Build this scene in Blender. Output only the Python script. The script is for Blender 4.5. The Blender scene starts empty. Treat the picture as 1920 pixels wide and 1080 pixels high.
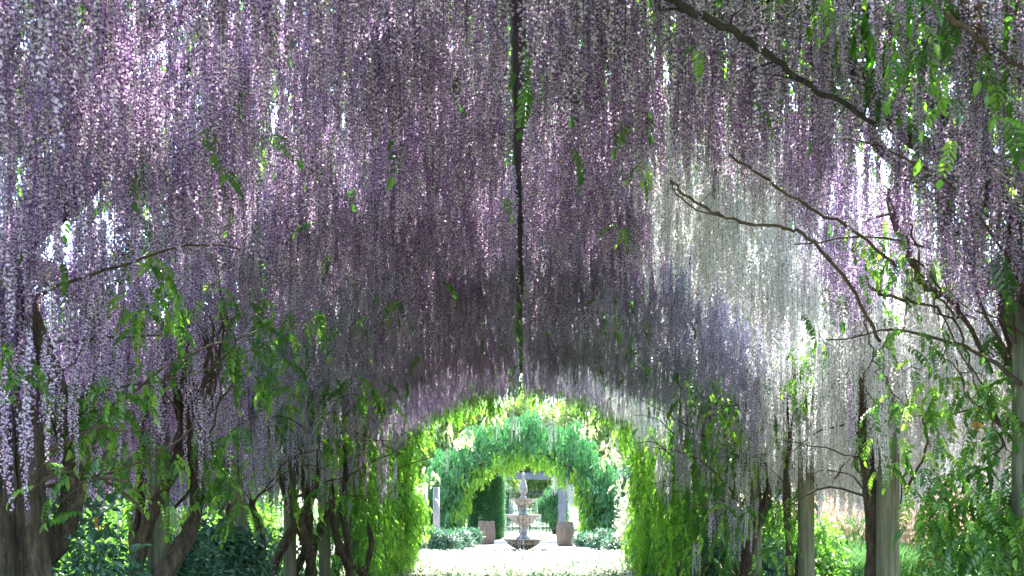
import bpy, math, random
import numpy as np
from mathutils import Vector, Euler

R = math.radians
random.seed(7)
rng = np.random.RandomState(11)
sc = bpy.context.scene
COL = sc.collection

# ------------------------------------------------------------------ camera, light, exposure
CAMZ, FPX, UX, VY = 1.7, 1900.0, 980.0, 945.0
cd = bpy.data.cameras.new('camera')
cam = bpy.data.objects.new('camera', cd)
COL.objects.link(cam)
cam.location = (0, 0, CAMZ)
cam.rotation_euler = (R(90), 0, 0)
cd.sensor_width = 36.0
cd.lens = 36.0 * FPX / 1920
cd.shift_x = (960 - UX) / 1920
cd.shift_y = (VY - 540) / 1920
cd.clip_start, cd.clip_end = 0.05, 900
cd.dof.use_dof = True
cd.dof.focus_distance = 8.5
cd.dof.aperture_fstop = 5.6
sc.camera = cam

SUN_EL, SUN_AZ = 60.0, 14.0         # azimuth from +Y (into the picture), positive = to the right
w = bpy.data.worlds.new('World')
sc.world = w
w.use_nodes = True
nt = w.node_tree
bg = nt.nodes['Background']
sky = nt.nodes.new('ShaderNodeTexSky')
sky.sky_type = 'NISHITA'
sky.sun_disc = False
sky.sun_elevation = R(SUN_EL)
sky.sun_rotation = R(SUN_AZ)
sky.air_density, sky.dust_density, sky.ozone_density = 1.0, 1.5, 1.0
nt.links.new(sky.outputs[0], bg.inputs[0])
bg.inputs[1].default_value = 0.15
sd = bpy.data.lights.new('sun', 'SUN')
sun = bpy.data.objects.new('sun', sd)
COL.objects.link(sun)
sd.energy = 4.0
sd.angle = R(0.55)
sd.color = (1.0, 0.95, 0.86)
az, el = R(SUN_AZ), R(SUN_EL)
sdir = Vector((math.sin(az) * math.cos(el), math.cos(az) * math.cos(el), math.sin(el)))
sun.rotation_euler = sdir.to_track_quat('Z', 'Y').to_euler()

vs = sc.view_settings
vs.view_transform = 'Standard'
vs.look = 'None'
vs.gamma = 1
vs.use_curve_mapping = False
vs.exposure = 3.2
cy = sc.cycles
cy.max_bounces = 7
cy.diffuse_bounces = 6
cy.glossy_bounces = 2
cy.transmission_bounces = 4
cy.transparent_max_bounces = 8
cy.use_denoising = True
cy.sample_clamp_indirect = 8
cy.caustics_reflective = False
cy.caustics_refractive = False

# ------------------------------------------------------------------ helpers
def at(u, v, Y):
    """world point seen at photo pixel (u, v) at the depth Y"""
    return ((u - UX) / FPX * Y, Y, CAMZ + (VY - v) / FPX * Y)

def new_mat(name):
    m = bpy.data.materials.new(name)
    m.use_nodes = True
    m.node_tree.nodes.clear()
    return m, m.node_tree

def nd(nt, kind, **kw):
    n = nt.nodes.new(kind)
    for k, v in kw.items():
        if k in n.inputs.keys() if isinstance(k, str) else False:
            n.inputs[k].default_value = v
        else:
            setattr(n, k, v)
    return n

def leafy(name, stops, trans, tcol_mul=(1, 1, 1), patch=None, gloss=0.0, tone=True):
    """thin plant tissue: diffuse + translucent, random tone per piece and per face"""
    m, nt = new_mat(name)
    out = nt.nodes.new('ShaderNodeOutputMaterial')
    oi = nt.nodes.new('ShaderNodeObjectInfo')
    ramp = nt.nodes.new('ShaderNodeValToRGB')
    while len(ramp.color_ramp.elements) < len(stops):
        ramp.color_ramp.elements.new(0.5)
    for i, c in enumerate(stops):
        ramp.color_ramp.elements[i].position = i / max(1, len(stops) - 1)
        ramp.color_ramp.elements[i].color = (*c, 1)
    at_ = nt.nodes.new('ShaderNodeAttribute')
    at_.attribute_name = 'tone'
    add = nt.nodes.new('ShaderNodeMath')
    add.operation = 'MULTIPLY_ADD'
    add.inputs[1].default_value = 0.45
    nt.links.new(oi.outputs['Random'], add.inputs[0])
    mul = nt.nodes.new('ShaderNodeMath')
    mul.operation = 'MULTIPLY'
    mul.inputs[1].default_value = 0.55
    nt.links.new(at_.outputs['Fac'], mul.inputs[0])
    nt.links.new(mul.outputs[0], add.inputs[2])
    nt.links.new(add.outputs[0], ramp.inputs[0])
    col = ramp.outputs[0]
    d = nt.nodes.new('ShaderNodeBsdfDiffuse')
    t = nt.nodes.new('ShaderNodeBsdfTranslucent')
    mm = nt.nodes.new('ShaderNodeMix')
    mm.data_type = 'RGBA'
    mm.blend_type = 'MULTIPLY'
    mm.inputs[0].default_value = 1
    nt.links.new(col, mm.inputs[6])
    mm.inputs[7].default_value = (*tcol_mul, 1)
    nt.links.new(col, d.inputs[0])
    nt.links.new(mm.outputs[2], t.inputs[0])
    mx = nt.nodes.new('ShaderNodeMixShader')
    mx.inputs[0].default_value = trans
    nt.links.new(d.outputs[0], mx.inputs[1])
    nt.links.new(t.outputs[0], mx.inputs[2])
    res = mx.outputs[0]
    if gloss:
        g = nt.nodes.new('ShaderNodeBsdfGlossy')
        g.inputs['Roughness'].default_value = 0.42
        g.inputs['Color'].default_value = (1, 1, 1, 1)
        m2 = nt.nodes.new('ShaderNodeMixShader')
        m2.inputs[0].default_value = gloss
        nt.links.new(res, m2.inputs[1])
        nt.links.new(g.outputs[0], m2.inputs[2])
        res = m2.outputs[0]
    nt.links.new(res, out.inputs[0])
    return m

def solid(name, c1, c2, scale=4.0, rough=0.8, bump=0.3, detail=6, stretch=(1, 1, 1), metallic=0.0, c3=None, bump_scale=None):
    m, nt = new_mat(name)
    out = nt.nodes.new('ShaderNodeOutputMaterial')
    p = nt.nodes.new('ShaderNodeBsdfPrincipled')
    tc = nt.nodes.new('ShaderNodeTexCoord')
    mp = nt.nodes.new('ShaderNodeMapping')
    mp.inputs['Scale'].default_value = stretch
    nt.links.new(tc.outputs['Object'], mp.inputs[0])
    n = nt.nodes.new('ShaderNodeTexNoise')
    n.inputs['Scale'].default_value = scale
    n.inputs['Detail'].default_value = detail
    n.inputs['Roughness'].default_value = 0.65
    nt.links.new(mp.outputs[0], n.inputs[0])
    r = nt.nodes.new('ShaderNodeValToRGB')
    r.color_ramp.elements[0].position = 0.3
    r.color_ramp.elements[1].position = 0.7
    r.color_ramp.elements[0].color = (*c1, 1)
    r.color_ramp.elements[1].color = (*c2, 1)
    if c3:
        e = r.color_ramp.elements.new(0.5)
        e.color = (*c3, 1)
    nt.links.new(n.outputs[0], r.inputs[0])
    nt.links.new(r.outputs[0], p.inputs['Base Color'])
    p.inputs['Roughness'].default_value = rough
    p.inputs['Metallic'].default_value = metallic
    if bump:
        n2 = nt.nodes.new('ShaderNodeTexNoise')
        n2.inputs['Scale'].default_value = bump_scale or scale * 4
        n2.inputs['Detail'].default_value = 5
        nt.links.new(mp.outputs[0], n2.inputs[0])
        b = nt.nodes.new('ShaderNodeBump')
        b.inputs['Strength'].default_value = bump
        b.inputs['Distance'].default_value = 0.02 if bump < .95 else .05
        nt.links.new(n2.outputs[0], b.inputs['Height'])
        nt.links.new(b.outputs[0], p.inputs['Normal'])
    nt.links.new(p.outputs[0], out.inputs[0])
    return m

class MB:
    """collects geometry for one mesh"""
    def __init__(self):
        self.v, self.f, self.m, self.t = [], [], [], []
    def quad(self, pts, mat=0, tone=0.5):
        n = len(self.v)
        self.v += [tuple(p) for p in pts]
        self.f.append(tuple(range(n, n + len(pts))))
        self.m.append(mat)
        self.t.append(tone)
    def tube(self, pts, rad, sides=7, mat=0, cap=True, tone=0.5, lump=0.0, seed=0, ridge=0.0):
        rs = random.Random(seed)
        pts = [Vector(p) for p in pts]
        if not hasattr(rad, '__len__'):
            rad = [rad] * len(pts)
        n0 = len(self.v)
        prev = None
        for i, p in enumerate(pts):
            a = pts[max(0, i - 1)]
            b = pts[min(len(pts) - 1, i + 1)]
            d = (b - a)
            if d.length < 1e-9:
                d = Vector((0, 0, 1))
            d.normalize()
            if prev is None:
                x = d.orthogonal().normalized()
            else:
                x = (prev - d * prev.dot(d))
                x = x.normalized() if x.length > 1e-6 else d.orthogonal().normalized()
            prev = x
            y = d.cross(x)
            for k in range(sides):
                an = 2 * math.pi * k / sides
                r = rad[i] * (1 + (lump * (rs.random() - 0.5) * 2 if lump else 0))
                if ridge:
                    r *= 1 + ridge * (math.sin(3 * an + i * .35 + seed) * .6 + math.sin(5 * an - i * .5 + 2 * seed) * .4 + .25 * math.sin(9 * an + i * .2))
                q = p + (x * math.cos(an) + y * math.sin(an)) * r
                self.v.append((q.x, q.y, q.z))
        for i in range(len(pts) - 1):
            for k in range(sides):
                a = n0 + i * sides + k
                b = n0 + i * sides + (k + 1) % sides
                self.f.append((a, b, b + sides, a + sides))
                self.m.append(mat)
                self.t.append(tone)
        if cap:
            self.f.append(tuple(n0 + k for k in range(sides))[::-1]); self.m.append(mat); self.t.append(tone)
            e = n0 + (len(pts) - 1) * sides
            self.f.append(tuple(e + k for k in range(sides))); self.m.append(mat); self.t.append(tone)
    def box(self, c, s, rz=0.0, mat=0, jit=0.0):
        cx, cy_, cz = c
        hx, hy, hz = s[0] / 2, s[1] / 2, s[2] / 2
        n = len(self.v)
        ca, sa = math.cos(rz), math.sin(rz)
        for dz in (-hz, hz):
            for dx, dy in ((-hx, -hy), (hx, -hy), (hx, hy), (-hx, hy)):
                dx2 = dx + (random.random() - .5) * jit
                dy2 = dy + (random.random() - .5) * jit
                self.v.append((cx + dx2 * ca - dy2 * sa, cy_ + dx2 * sa + dy2 * ca, cz + dz))
        for f in ((0, 3, 2, 1), (4, 5, 6, 7), (0, 1, 5, 4), (1, 2, 6, 5), (2, 3, 7, 6), (3, 0, 4, 7)):
            self.f.append(tuple(n + i for i in f)); self.m.append(mat); self.t.append(.5)
    def lathe(self, prof, seg=24, mat=0, flute=0.0, nfl=0, c=(0, 0, 0), gore=None):
        n0 = len(self.v)
        for i, (r, z) in enumerate(prof):
            for k in range(seg):
                a = 2 * math.pi * k / seg
                rr = r
                if nfl and gore and gore[0] <= i <= gore[1]:
                    rr = r * (1 + flute * math.cos(a * nfl))
                self.v.append((c[0] + rr * math.cos(a), c[1] + rr * math.sin(a), c[2] + z))
        for i in range(len(prof) - 1):
            for k in range(seg):
                a = n0 + i * seg + k
                b = n0 + i * seg + (k + 1) % seg
                self.f.append((a, b, b + seg, a + seg)); self.m.append(mat); self.t.append(.5)
        self.f.append(tuple(n0 + k for k in range(seg))[::-1]); self.m.append(mat); self.t.append(.5)
        e = n0 + (len(prof) - 1) * seg
        self.f.append(tuple(e + k for k in range(seg))); self.m.append(mat); self.t.append(.5)
    def mesh(self, name, mats, smooth=False):
        me = bpy.data.meshes.new(name)
        me.from_pydata(self.v, [], self.f)
        for m in mats:
            me.materials.append(m)
        if len(mats) > 1:
            me.polygons.foreach_set('material_index', self.m)
        a = me.attributes.new('tone', 'FLOAT', 'FACE')
        a.data.foreach_set('value', self.t)
        if smooth:
            me.polygons.foreach_set('use_smooth', [True] * len(self.f))
        me.update()
        return me
    def obj(self, name, mats, parent=None, smooth=False):
        if not isinstance(mats, (list, tuple)):
            mats = [mats]
        return link(name, self.mesh(name, mats, smooth), parent)

def link(name, data, parent=None, loc=None):
    o = bpy.data.objects.new(name, data)
    COL.objects.link(o)
    if parent is not None:
        o.parent = parent
    if loc is not None:
        o.location = loc
    return o

def thing(name, label, cat, loc=(0, 0, 0), group=None, rz=0.0):
    o = bpy.data.objects.new(name, None)
    o.empty_display_size = 0.1
    COL.objects.link(o)
    o.location = loc
    o.rotation_euler = (0, 0, rz)
    o['label'] = label
    o['category'] = cat
    if group:
        o['group'] = group
    return o

_gn = {}
def scatter(name, pts, rots, scl, idx, protos, parent=None, kind=None):
    """ONE object whose geometry nodes put a piece at each point"""
    pts = np.asarray(pts, dtype=np.float32).reshape(-1, 3)
    n = len(pts)
    if n == 0:
        return None
    if parent is not None:
        pts = pts - np.array(parent.location, dtype=np.float32)
    me = bpy.data.meshes.new(name)
    me.vertices.add(n)
    me.vertices.foreach_set('co', pts.ravel())
    a = me.attributes.new('rot', 'FLOAT_VECTOR', 'POINT')
    a.data.foreach_set('vector', np.asarray(rots, dtype=np.float32).ravel())
    a = me.attributes.new('scl', 'FLOAT', 'POINT')
    a.data.foreach_set('value', np.asarray(scl, dtype=np.float32).ravel())
    a = me.attributes.new('idx', 'INT', 'POINT')
    a.data.foreach_set('value', np.asarray(idx, dtype=np.int32).ravel())
    me.update()
    o = link(name, me, parent)
    key = tuple(p.name for p in protos)
    ng = _gn.get(key)
    if ng is None:
        ng = bpy.data.node_groups.new('scatter', 'GeometryNodeTree')
        ng.interface.new_socket('Geometry', in_out='INPUT', socket_type='NodeSocketGeometry')
        ng.interface.new_socket('Geometry', in_out='OUTPUT', socket_type='NodeSocketGeometry')
        gi = ng.nodes.new('NodeGroupInput')
        go = ng.nodes.new('NodeGroupOutput')
        jn = ng.nodes.new('GeometryNodeJoinGeometry')
        for p in protos:
            inf = ng.nodes.new('GeometryNodeObjectInfo')
            inf.transform_space = 'ORIGINAL'
            inf.inputs['Object'].default_value = p
            inf.inputs['As Instance'].default_value = True
            ng.links.new(inf.outputs['Geometry'], jn.inputs[0])
        ip = ng.nodes.new('GeometryNodeInstanceOnPoints')
        ip.inputs['Pick Instance'].default_value = True
        def attr(nm, ty):
            na = ng.nodes.new('GeometryNodeInputNamedAttribute')
            na.data_type = ty
            na.inputs['Name'].default_value = nm
            return na.outputs['Attribute']
        e2r = ng.nodes.new('FunctionNodeEulerToRotation')
        ng.links.new(attr('rot', 'FLOAT_VECTOR'), e2r.inputs[0])
        ng.links.new(e2r.outputs[0], ip.inputs['Rotation'])
        ng.links.new(attr('scl', 'FLOAT'), ip.inputs['Scale'])
        ng.links.new(attr('idx', 'INT'), ip.inputs['Instance Index'])
        ng.links.new(gi.outputs[0], ip.inputs['Points'])
        ng.links.new(jn.outputs[0], ip.inputs['Instance'])
        ng.links.new(ip.outputs[0], go.inputs[0])
        _gn[key] = ng
    md = o.modifiers.new('scatter', 'NODES')
    md.node_group = ng
    if kind:
        o['kind'] = kind
    return o

# ------------------------------------------------------------------ materials
M_pale = leafy('petal_lilac', [(0.54, 0.40, 0.60), (0.76, 0.65, 0.80), (0.95, 0.90, 0.95)], 0.45, (1.0, 0.9, 1.0))
M_keel = leafy('petal_violet', [(0.11, 0.045, 0.17), (0.23, 0.10, 0.33), (0.42, 0.24, 0.53)], 0.35)
M_pale_b = leafy('petal_blue_lilac', [(0.52, 0.48, 0.64), (0.70, 0.67, 0.79), (0.87, 0.86, 0.91)], 0.45)
M_keel_b = leafy('petal_blue_violet', [(0.17, 0.13, 0.30), (0.29, 0.23, 0.43), (0.48, 0.42, 0.60)], 0.35)
M_white = leafy('petal_white', [(0.76, 0.76, 0.76), (0.87, 0.87, 0.89), (0.92, 0.92, 0.95)], 0.45)
M_keel_w = leafy('petal_cream', [(0.44, 0.43, 0.40), (0.62, 0.60, 0.62), (0.78, 0.75, 0.79)], 0.4)
M_stem = leafy('raceme_stem', [(0.05, 0.08, 0.02), (0.12, 0.17, 0.05)], 0.2)
M_leaf = leafy('wisteria_leaf', [(0.035, 0.11, 0.015), (0.06, 0.19, 0.02), (0.13, 0.30, 0.03)], 0.55, (1.25, 1.35, 0.7), gloss=0.05)
M_leaf_y = leafy('young_lit_wisteria_leaf', [(0.12, 0.30, 0.03), (0.20, 0.42, 0.05), (0.36, 0.50, 0.09)], 0.62, (1.15, 1.3, 0.7), gloss=0.04)  # fresh leaf; its brighter yellow-green also paints leaves the sun lights through
M_leaf_c = leafy('shade_wisteria_leaf', [(0.035, 0.13, 0.045), (0.06, 0.20, 0.07), (0.11, 0.29, 0.11)], 0.45, (1.0, 1.3, 0.9), gloss=0.04)  # cool green: the shade on the far arch put into the leaf colour
M_shrub = leafy('blue_green_leaf', [(0.025, 0.085, 0.045), (0.045, 0.14, 0.08), (0.10, 0.24, 0.15)], 0.3, (1.1, 1.3, 0.8), gloss=0.08)
M_tree = leafy('garden_tree_leaf', [(0.05, 0.13, 0.02), (0.10, 0.24, 0.035), (0.20, 0.34, 0.07)], 0.5, (1.2, 1.3, 0.7), gloss=0.04)
M_pale_tree = leafy('pale_tree_leaf', [(0.14, 0.24, 0.08), (0.30, 0.40, 0.16), (0.52, 0.56, 0.34)], 0.5, (1.1, 1.15, 0.8))
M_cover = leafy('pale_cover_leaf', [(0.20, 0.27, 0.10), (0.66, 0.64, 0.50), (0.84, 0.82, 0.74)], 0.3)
M_dead = leafy('dead_leaf', [(0.42, 0.18, 0.05), (0.60, 0.30, 0.08)], 0.5)
M_plume = leafy('plume', [(0.45, 0.30, 0.24), (0.66, 0.50, 0.40)], 0.5)
M_grass = leafy('grass_blade', [(0.07, 0.17, 0.05), (0.14, 0.28, 0.09)], 0.4)
M_hedge = leafy('hedge_leaf', [(0.05, 0.15, 0.06), (0.09, 0.24, 0.10), (0.18, 0.36, 0.18)], 0.35)
M_cream = leafy('sun_painted_cream_leaf', [(0.36, 0.42, 0.16), (0.60, 0.60, 0.36), (0.78, 0.74, 0.58)], 0.5)  # fresh green leaves in full sun, the glare painted in as cream
M_rose = leafy('pale_rose', [(0.70, 0.62, 0.56), (0.85, 0.80, 0.76)], 0.4)
M_bark = solid('vine_bark', (0.018, 0.012, 0.008), (0.15, 0.115, 0.075), 22, 0.92, 1.0, stretch=(1, 1, 0.3), c3=(0.065, 0.048, 0.03), bump_scale=60)
M_limb = solid('dark_limb', (0.012, 0.010, 0.008), (0.05, 0.04, 0.03), 20, 0.9, 0.8)
M_twig = solid('vine_twig', (0.03, 0.02, 0.012), (0.12, 0.085, 0.05), 22, 0.85, 0.6)
M_tan = solid('tan_stem', (0.10, 0.065, 0.03), (0.28, 0.19, 0.10), 14, 0.85, 0.5)
M_post = solid('weathered_post', (0.07, 0.08, 0.045), (0.24, 0.23, 0.15), 9, 0.85, 0.7, stretch=(4, 4, 0.25), c3=(0.14, 0.145, 0.09), bump_scale=30)
M_beam = solid('dark_beam', (0.02, 0.018, 0.015), (0.07, 0.062, 0.05), 6, 0.8, 0.4, stretch=(3, .3, 3))
M_stone = solid('fountain_stone', (0.10, 0.085, 0.075), (0.33, 0.30, 0.285), 9, 0.6, 0.5, c3=(0.21, 0.18, 0.165))
M_column = solid('pale_stone', (0.12, 0.13, 0.14), (0.22, 0.22, 0.22), 5, 0.8, 0.3)
M_stave = solid('barrel_oak', (0.055, 0.038, 0.025), (0.16, 0.115, 0.08), 6, 0.75, 0.4, stretch=(4, 4, 0.4), c3=(0.10, 0.07, 0.048))
M_hoop = solid('barrel_iron', (0.05, 0.05, 0.05), (0.14, 0.12, 0.11), 10, 0.55, 0.2, metallic=0.6)
M_soil = solid('soil', (0.03, 0.022, 0.014), (0.11, 0.08, 0.05), 3, 0.95, 0.6)
M_gravel = solid('gravel', (0.24, 0.21, 0.17), (0.40, 0.36, 0.30), 30, 0.95, 0.5, bump_scale=60)
M_paving = solid('plaza_paving', (0.34, 0.31, 0.28), (0.48, 0.45, 0.40), 2, 0.9, 0.2)
M_bluebeam = solid('painted_beam', (0.05, 0.065, 0.09), (0.10, 0.12, 0.155), 4, 0.7, 0.2)
M_dark = solid('dark_timber', (0.025, 0.028, 0.03), (0.07, 0.07, 0.07), 4, 0.8, 0.2)
M_lawn = solid('lawn', (0.04, 0.09, 0.02), (0.09, 0.17, 0.04), 2, 0.95, 0.6, bump_scale=40)

def water_mat():
    m, nt = new_mat('falling_water')
    out = nt.nodes.new('ShaderNodeOutputMaterial')
    p = nt.nodes.new('ShaderNodeBsdfPrincipled')
    p.inputs['Base Color'].default_value = (0.85, 0.92, 0.97, 1)
    p.inputs['Roughness'].default_value = 0.15
    p.inputs['Transmission Weight'].default_value = 0.35
    p.inputs['IOR'].default_value = 1.33
    nt.links.new(p.outputs[0], out.inputs[0])
    return m
M_water = water_mat()

# ------------------------------------------------------------------ plant pieces
def raceme_mesh(mats, seed, n=115, open_frac=0.8):
    """a hanging wisteria flower cluster, 1 m long, origin at its stalk"""
    rs = random.Random(seed)
    mb = MB()
    bx, by = rs.uniform(-.03, .03), rs.uniform(-.03, .03)
    ax = lambda s: Vector((bx * math.sin(s * 2.6) + 0.008 * math.sin(9 * s + seed), by * math.sin(s * 2.2), -s))
    mb.tube([ax(s) for s in (0, .25, .5, .75, .9, 1.0)], [.0028, .0026, .0022, .0016, .001, .0004], 3, 2, cap=False)
    for i in range(n):
        s = 0.09 + 0.9 * ((i + rs.random()) / n) ** 0.96
        taper = 1.0 if s < 0.25 else 1.0 - 0.62 * ((s - 0.25) / 0.75) ** 1.3
        if s < .16:
            taper = .8
        a = rs.uniform(0, 6.283)
        out = Vector((math.cos(a), math.sin(a), 0))
        side = Vector((-math.sin(a), math.cos(a), 0))
        dn = Vector((0, 0, -1))
        plen = 0.030 * taper * rs.uniform(.7, 1.15)
        base = ax(s)
        tip = base + out * plen + dn * plen * rs.uniform(-.1, .5)
        mb.quad([base, tip, base + Vector((0, 0, .0022))], 2, .4)
        face = (out + dn * rs.uniform(-.2, .8) + side * rs.uniform(-.6, .6)).normalized()
        u = face.cross(Vector((0, 0, 1)))
        u = u.normalized() if u.length > .05 else side
        v = u.cross(face).normalized()
        tn = rs.random()
        if s > open_frac + rs.uniform(-.08, .08):        # closed bud
            b = 0.0085 * taper + .0025
            mb.quad([tip - u * b * .5, tip + dn * b * 1.6, tip + u * b * .5, tip - dn * b * .6], 1, tn)
            mb.quad([tip - face * b * .4, tip + dn * b * 1.6, tip + face * b * .6], 1, tn * .8)
            continue
        W = 0.0115 * (.55 + .45 * taper) * rs.uniform(.85, 1.2)
        H = W * 1.05
        # banner: two halves folded back
        m0, m1 = tip - v * H * .15, tip + v * H * 1.25 - face * H * .3
        mb.quad([m0, tip + u * W + v * H * .35 - face * W * .35, m1 + u * W * .45, m1], 0, tn)
        mb.quad([m0, m1, m1 - u * W * .45, tip - u * W + v * H * .35 - face * W * .35], 0, min(1, tn + rs.uniform(-.15, .15)))
        # wings and keel
        k = tip + face * H * 1.05 - v * H * .55
        mb.quad([m0 + u * W * .38, k + u * W * .22, k - u * W * .22, m0 - u * W * .38, m0 + v * H * .3], 1, rs.random())
        mb.quad([m0 - v * H * .55, k - v * H * .25, k + v * H * .15, m0 + v * H * .2], 1, rs.random())
    return mb.mesh('flower_raceme', mats)

def pinnate_mesh(mats, seed, n=6, L=0.30, droop=1.0, w=1.0):
    """compound leaf: a curved rachis with paired leaflets, along +X, hanging"""
    rs = random.Random(seed)
    mb = MB()
    a0 = rs.uniform(0.0, .35)
    pts, ang, p = [], a0, Vector((0, 0, 0))
    N = n + 2
    for i in range(N + 1):
        pts.append(p.copy())
        p = p + Vector((math.cos(ang), rs.uniform(-.05, .05), math.sin(ang))) * (L / N)
        ang -= droop * (1.45 / N) * rs.uniform(.6, 1.3)
    mb.tube(pts, [0.0018] * (N) + [.0008], 3, 1, cap=False)
    def leaflet(b, d, sz, tn):
        # b base, d direction; folded along its mid-line, pointed
        d = d.normalized()
        s = d.cross(Vector((0, 0, 1)))
        s = s.normalized() if s.length > .1 else Vector((0, 1, 0))
        up = s.cross(d)
        Wd = sz * .24 * w
        c1 = b + d * sz * .5 - up * sz * .04
        c2 = b + d * sz - up * sz * .16 + s * rs.uniform(-.05, .05) * sz
        f = .35
        for sg in (1, -1):
            e1 = b + d * sz * .28 + s * sg * Wd + up * Wd * f
            e2 = b + d * sz * .66 + s * sg * Wd * .8 + up * Wd * f - up * sz * .06
            mb.quad([b, e1, e2, c1], 0, tn) if sg > 0 else mb.quad([b, c1, e2, e1], 0, tn)
            mb.quad([c1, e2, c2], 0, tn) if sg > 0 else mb.quad([c1, c2, e2], 0, tn)
    for i in range(1, n + 1):
        b = pts[i + 1] if i + 1 < len(pts) else pts[-1]
        t = (pts[min(i + 2, N)] - pts[i]).normalized()
        for sg in (1, -1):
            sd = Vector((0, sg, 0))
            sz = L * .185 * (0.75 + .5 * math.sin(math.pi * (i + .5) / (n + 1))) * rs.uniform(.85, 1.12)
            d = t * .4 + sd * rs.uniform(.75, 1.1) + Vector((0, 0, -rs.uniform(.1, .75)))
            leaflet(b, d, sz, rs.random())
    leaflet(pts[-1], (pts[-1] - pts[-2]) + Vector((0, 0, -.01)), L * .3, rs.random())
    return mb.mesh('leaf', mats)

def clump_mesh(name, mats, seed, n=26, rad=0.16, size=0.06, narrow=.5):
    """a small clump of simple leaves"""
    rs = random.Random(seed)
    mb = MB()
    for i in range(n):
        a = rs.uniform(0, 6.283)
        e = rs.uniform(-1, 1)
        r = rad * rs.random() ** .5
        c = Vector((math.cos(a) * math.sqrt(1 - e * e), math.sin(a) * math.sqrt(1 - e * e), e)) * r
        d = (c.normalized() + Vector((rs.uniform(-.7, .7), rs.uniform(-.7, .7), rs.uniform(-.9, .5)))).normalized()
        s = d.cross(Vector((rs.uniform(-.4, .4), rs.uniform(-.4, .4), 1))).normalized()
        up = s.cross(d)
        sz = size * rs.uniform(.7, 1.25)
        tn = rs.random()
        W = sz * narrow * .5
        m1 = c + d * sz * .5
        tipp = c + d * sz - up * sz * .15
        mb.quad([c, c + d * sz * .35 + s * W + up * W * .35, c + d * sz * .75 + s * W * .6 + up * W * .2, tipp, m1], 0, tn)
        mb.quad([c, m1, tipp, c + d * sz * .75 - s * W * .6 + up * W * .2, c + d * sz * .35 - s * W + up * W * .35], 0, tn)
    return mb.mesh(name, mats)

NV = 7
RAC = {
    'purple': [raceme_mesh([M_pale, M_keel, M_stem], 100 + i, n=random.randint(125, 150), open_frac=random.uniform(.72, .97)) for i in range(NV)],
    'lilac': [raceme_mesh([M_pale_b, M_keel_b, M_stem], 200 + i, n=random.randint(125, 150), open_frac=random.uniform(.8, .98)) for i in range(NV)],
    'white': [raceme_mesh([M_white, M_keel_w, M_stem], 300 + i, n=random.randint(125, 150), open_frac=random.uniform(.85, .98)) for i in range(NV)],
}
LEAF = {
    'green': [pinnate_mesh([M_leaf, M_stem], 400 + i, n=random.choice((6, 7, 7, 8)), droop=random.uniform(.35, 1.3)) for i in range(6)],
    'young_lit': [pinnate_mesh([M_leaf_y, M_stem], 420 + i, n=random.choice((6, 7, 7)), droop=random.uniform(.5, 1.5)) for i in range(5)],
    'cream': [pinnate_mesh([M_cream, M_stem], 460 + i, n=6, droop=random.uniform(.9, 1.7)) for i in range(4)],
    'cool': [pinnate_mesh([M_leaf_c, M_stem], 440 + i, n=6, droop=random.uniform(.8, 1.7)) for i in range(5)],
}
CL = {
    'shrub': [clump_mesh('leaf_clump', [M_shrub], 500 + i, 30, .16, .075, .55) for i in range(4)],
    'tree': [clump_mesh('leaf_clump', [M_tree], 520 + i, 34, .34, .16, .5) for i in range(4)],
    'pale': [clump_mesh('leaf_clump', [M_pale_tree], 530 + i, 34, .34, .16, .5) for i in range(4)],
    'hedge': [clump_mesh('leaf_clump', [M_hedge], 550 + i, 34, .2, .09, .5) for i in range(4)],
    'dark': [clump_mesh('leaf_clump', [M_shrub], 540 + i, 34, .2, .09, .5) for i in range(4)],
    'cover': [clump_mesh('leaf_clump', [M_cover], 560 + i, 22, .10, .055, .6) for i in range(4)],
    'rose': [clump_mesh('blossom', [M_rose], 580 + i, 16, .05, .05, .9) for i in range(3)],
}

# ------------------------------------------------------------------ SETTING
def slab(name, x0, x1, y0, y1, z, m, nx=1, ny=1, wob=0.0):
    mb = MB()
    for j in range(ny + 1):
        for i in range(nx + 1):
            mb.v.append((x0 + (x1 - x0) * i / nx, y0 + (y1 - y0) * j / ny, z + (random.random() - .5) * wob))
    for j in range(ny):
        for i in range(nx):
            a = j * (nx + 1) + i
            mb.f.append((a, a + 1, a + nx + 2, a + nx + 1)); mb.m.append(0); mb.t.append(.5)
    o = mb.obj(name, m)
    o['kind'] = 'structure'
    return o
slab('ground', -300, 300, -100, 600, -0.02, M_lawn, 20, 20)
slab('planting_bed', -6.5, 6.5, -2, 24.5, 0.0, M_soil, 12, 30, .01)
slab('gravel_path', -1.9, 1.9, -3, 20.0, 0.012, M_gravel, 4, 20, .003)
slab('plaza', -9, 9, 33.6, 62, 0.006, M_paving, 4, 10)

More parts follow.
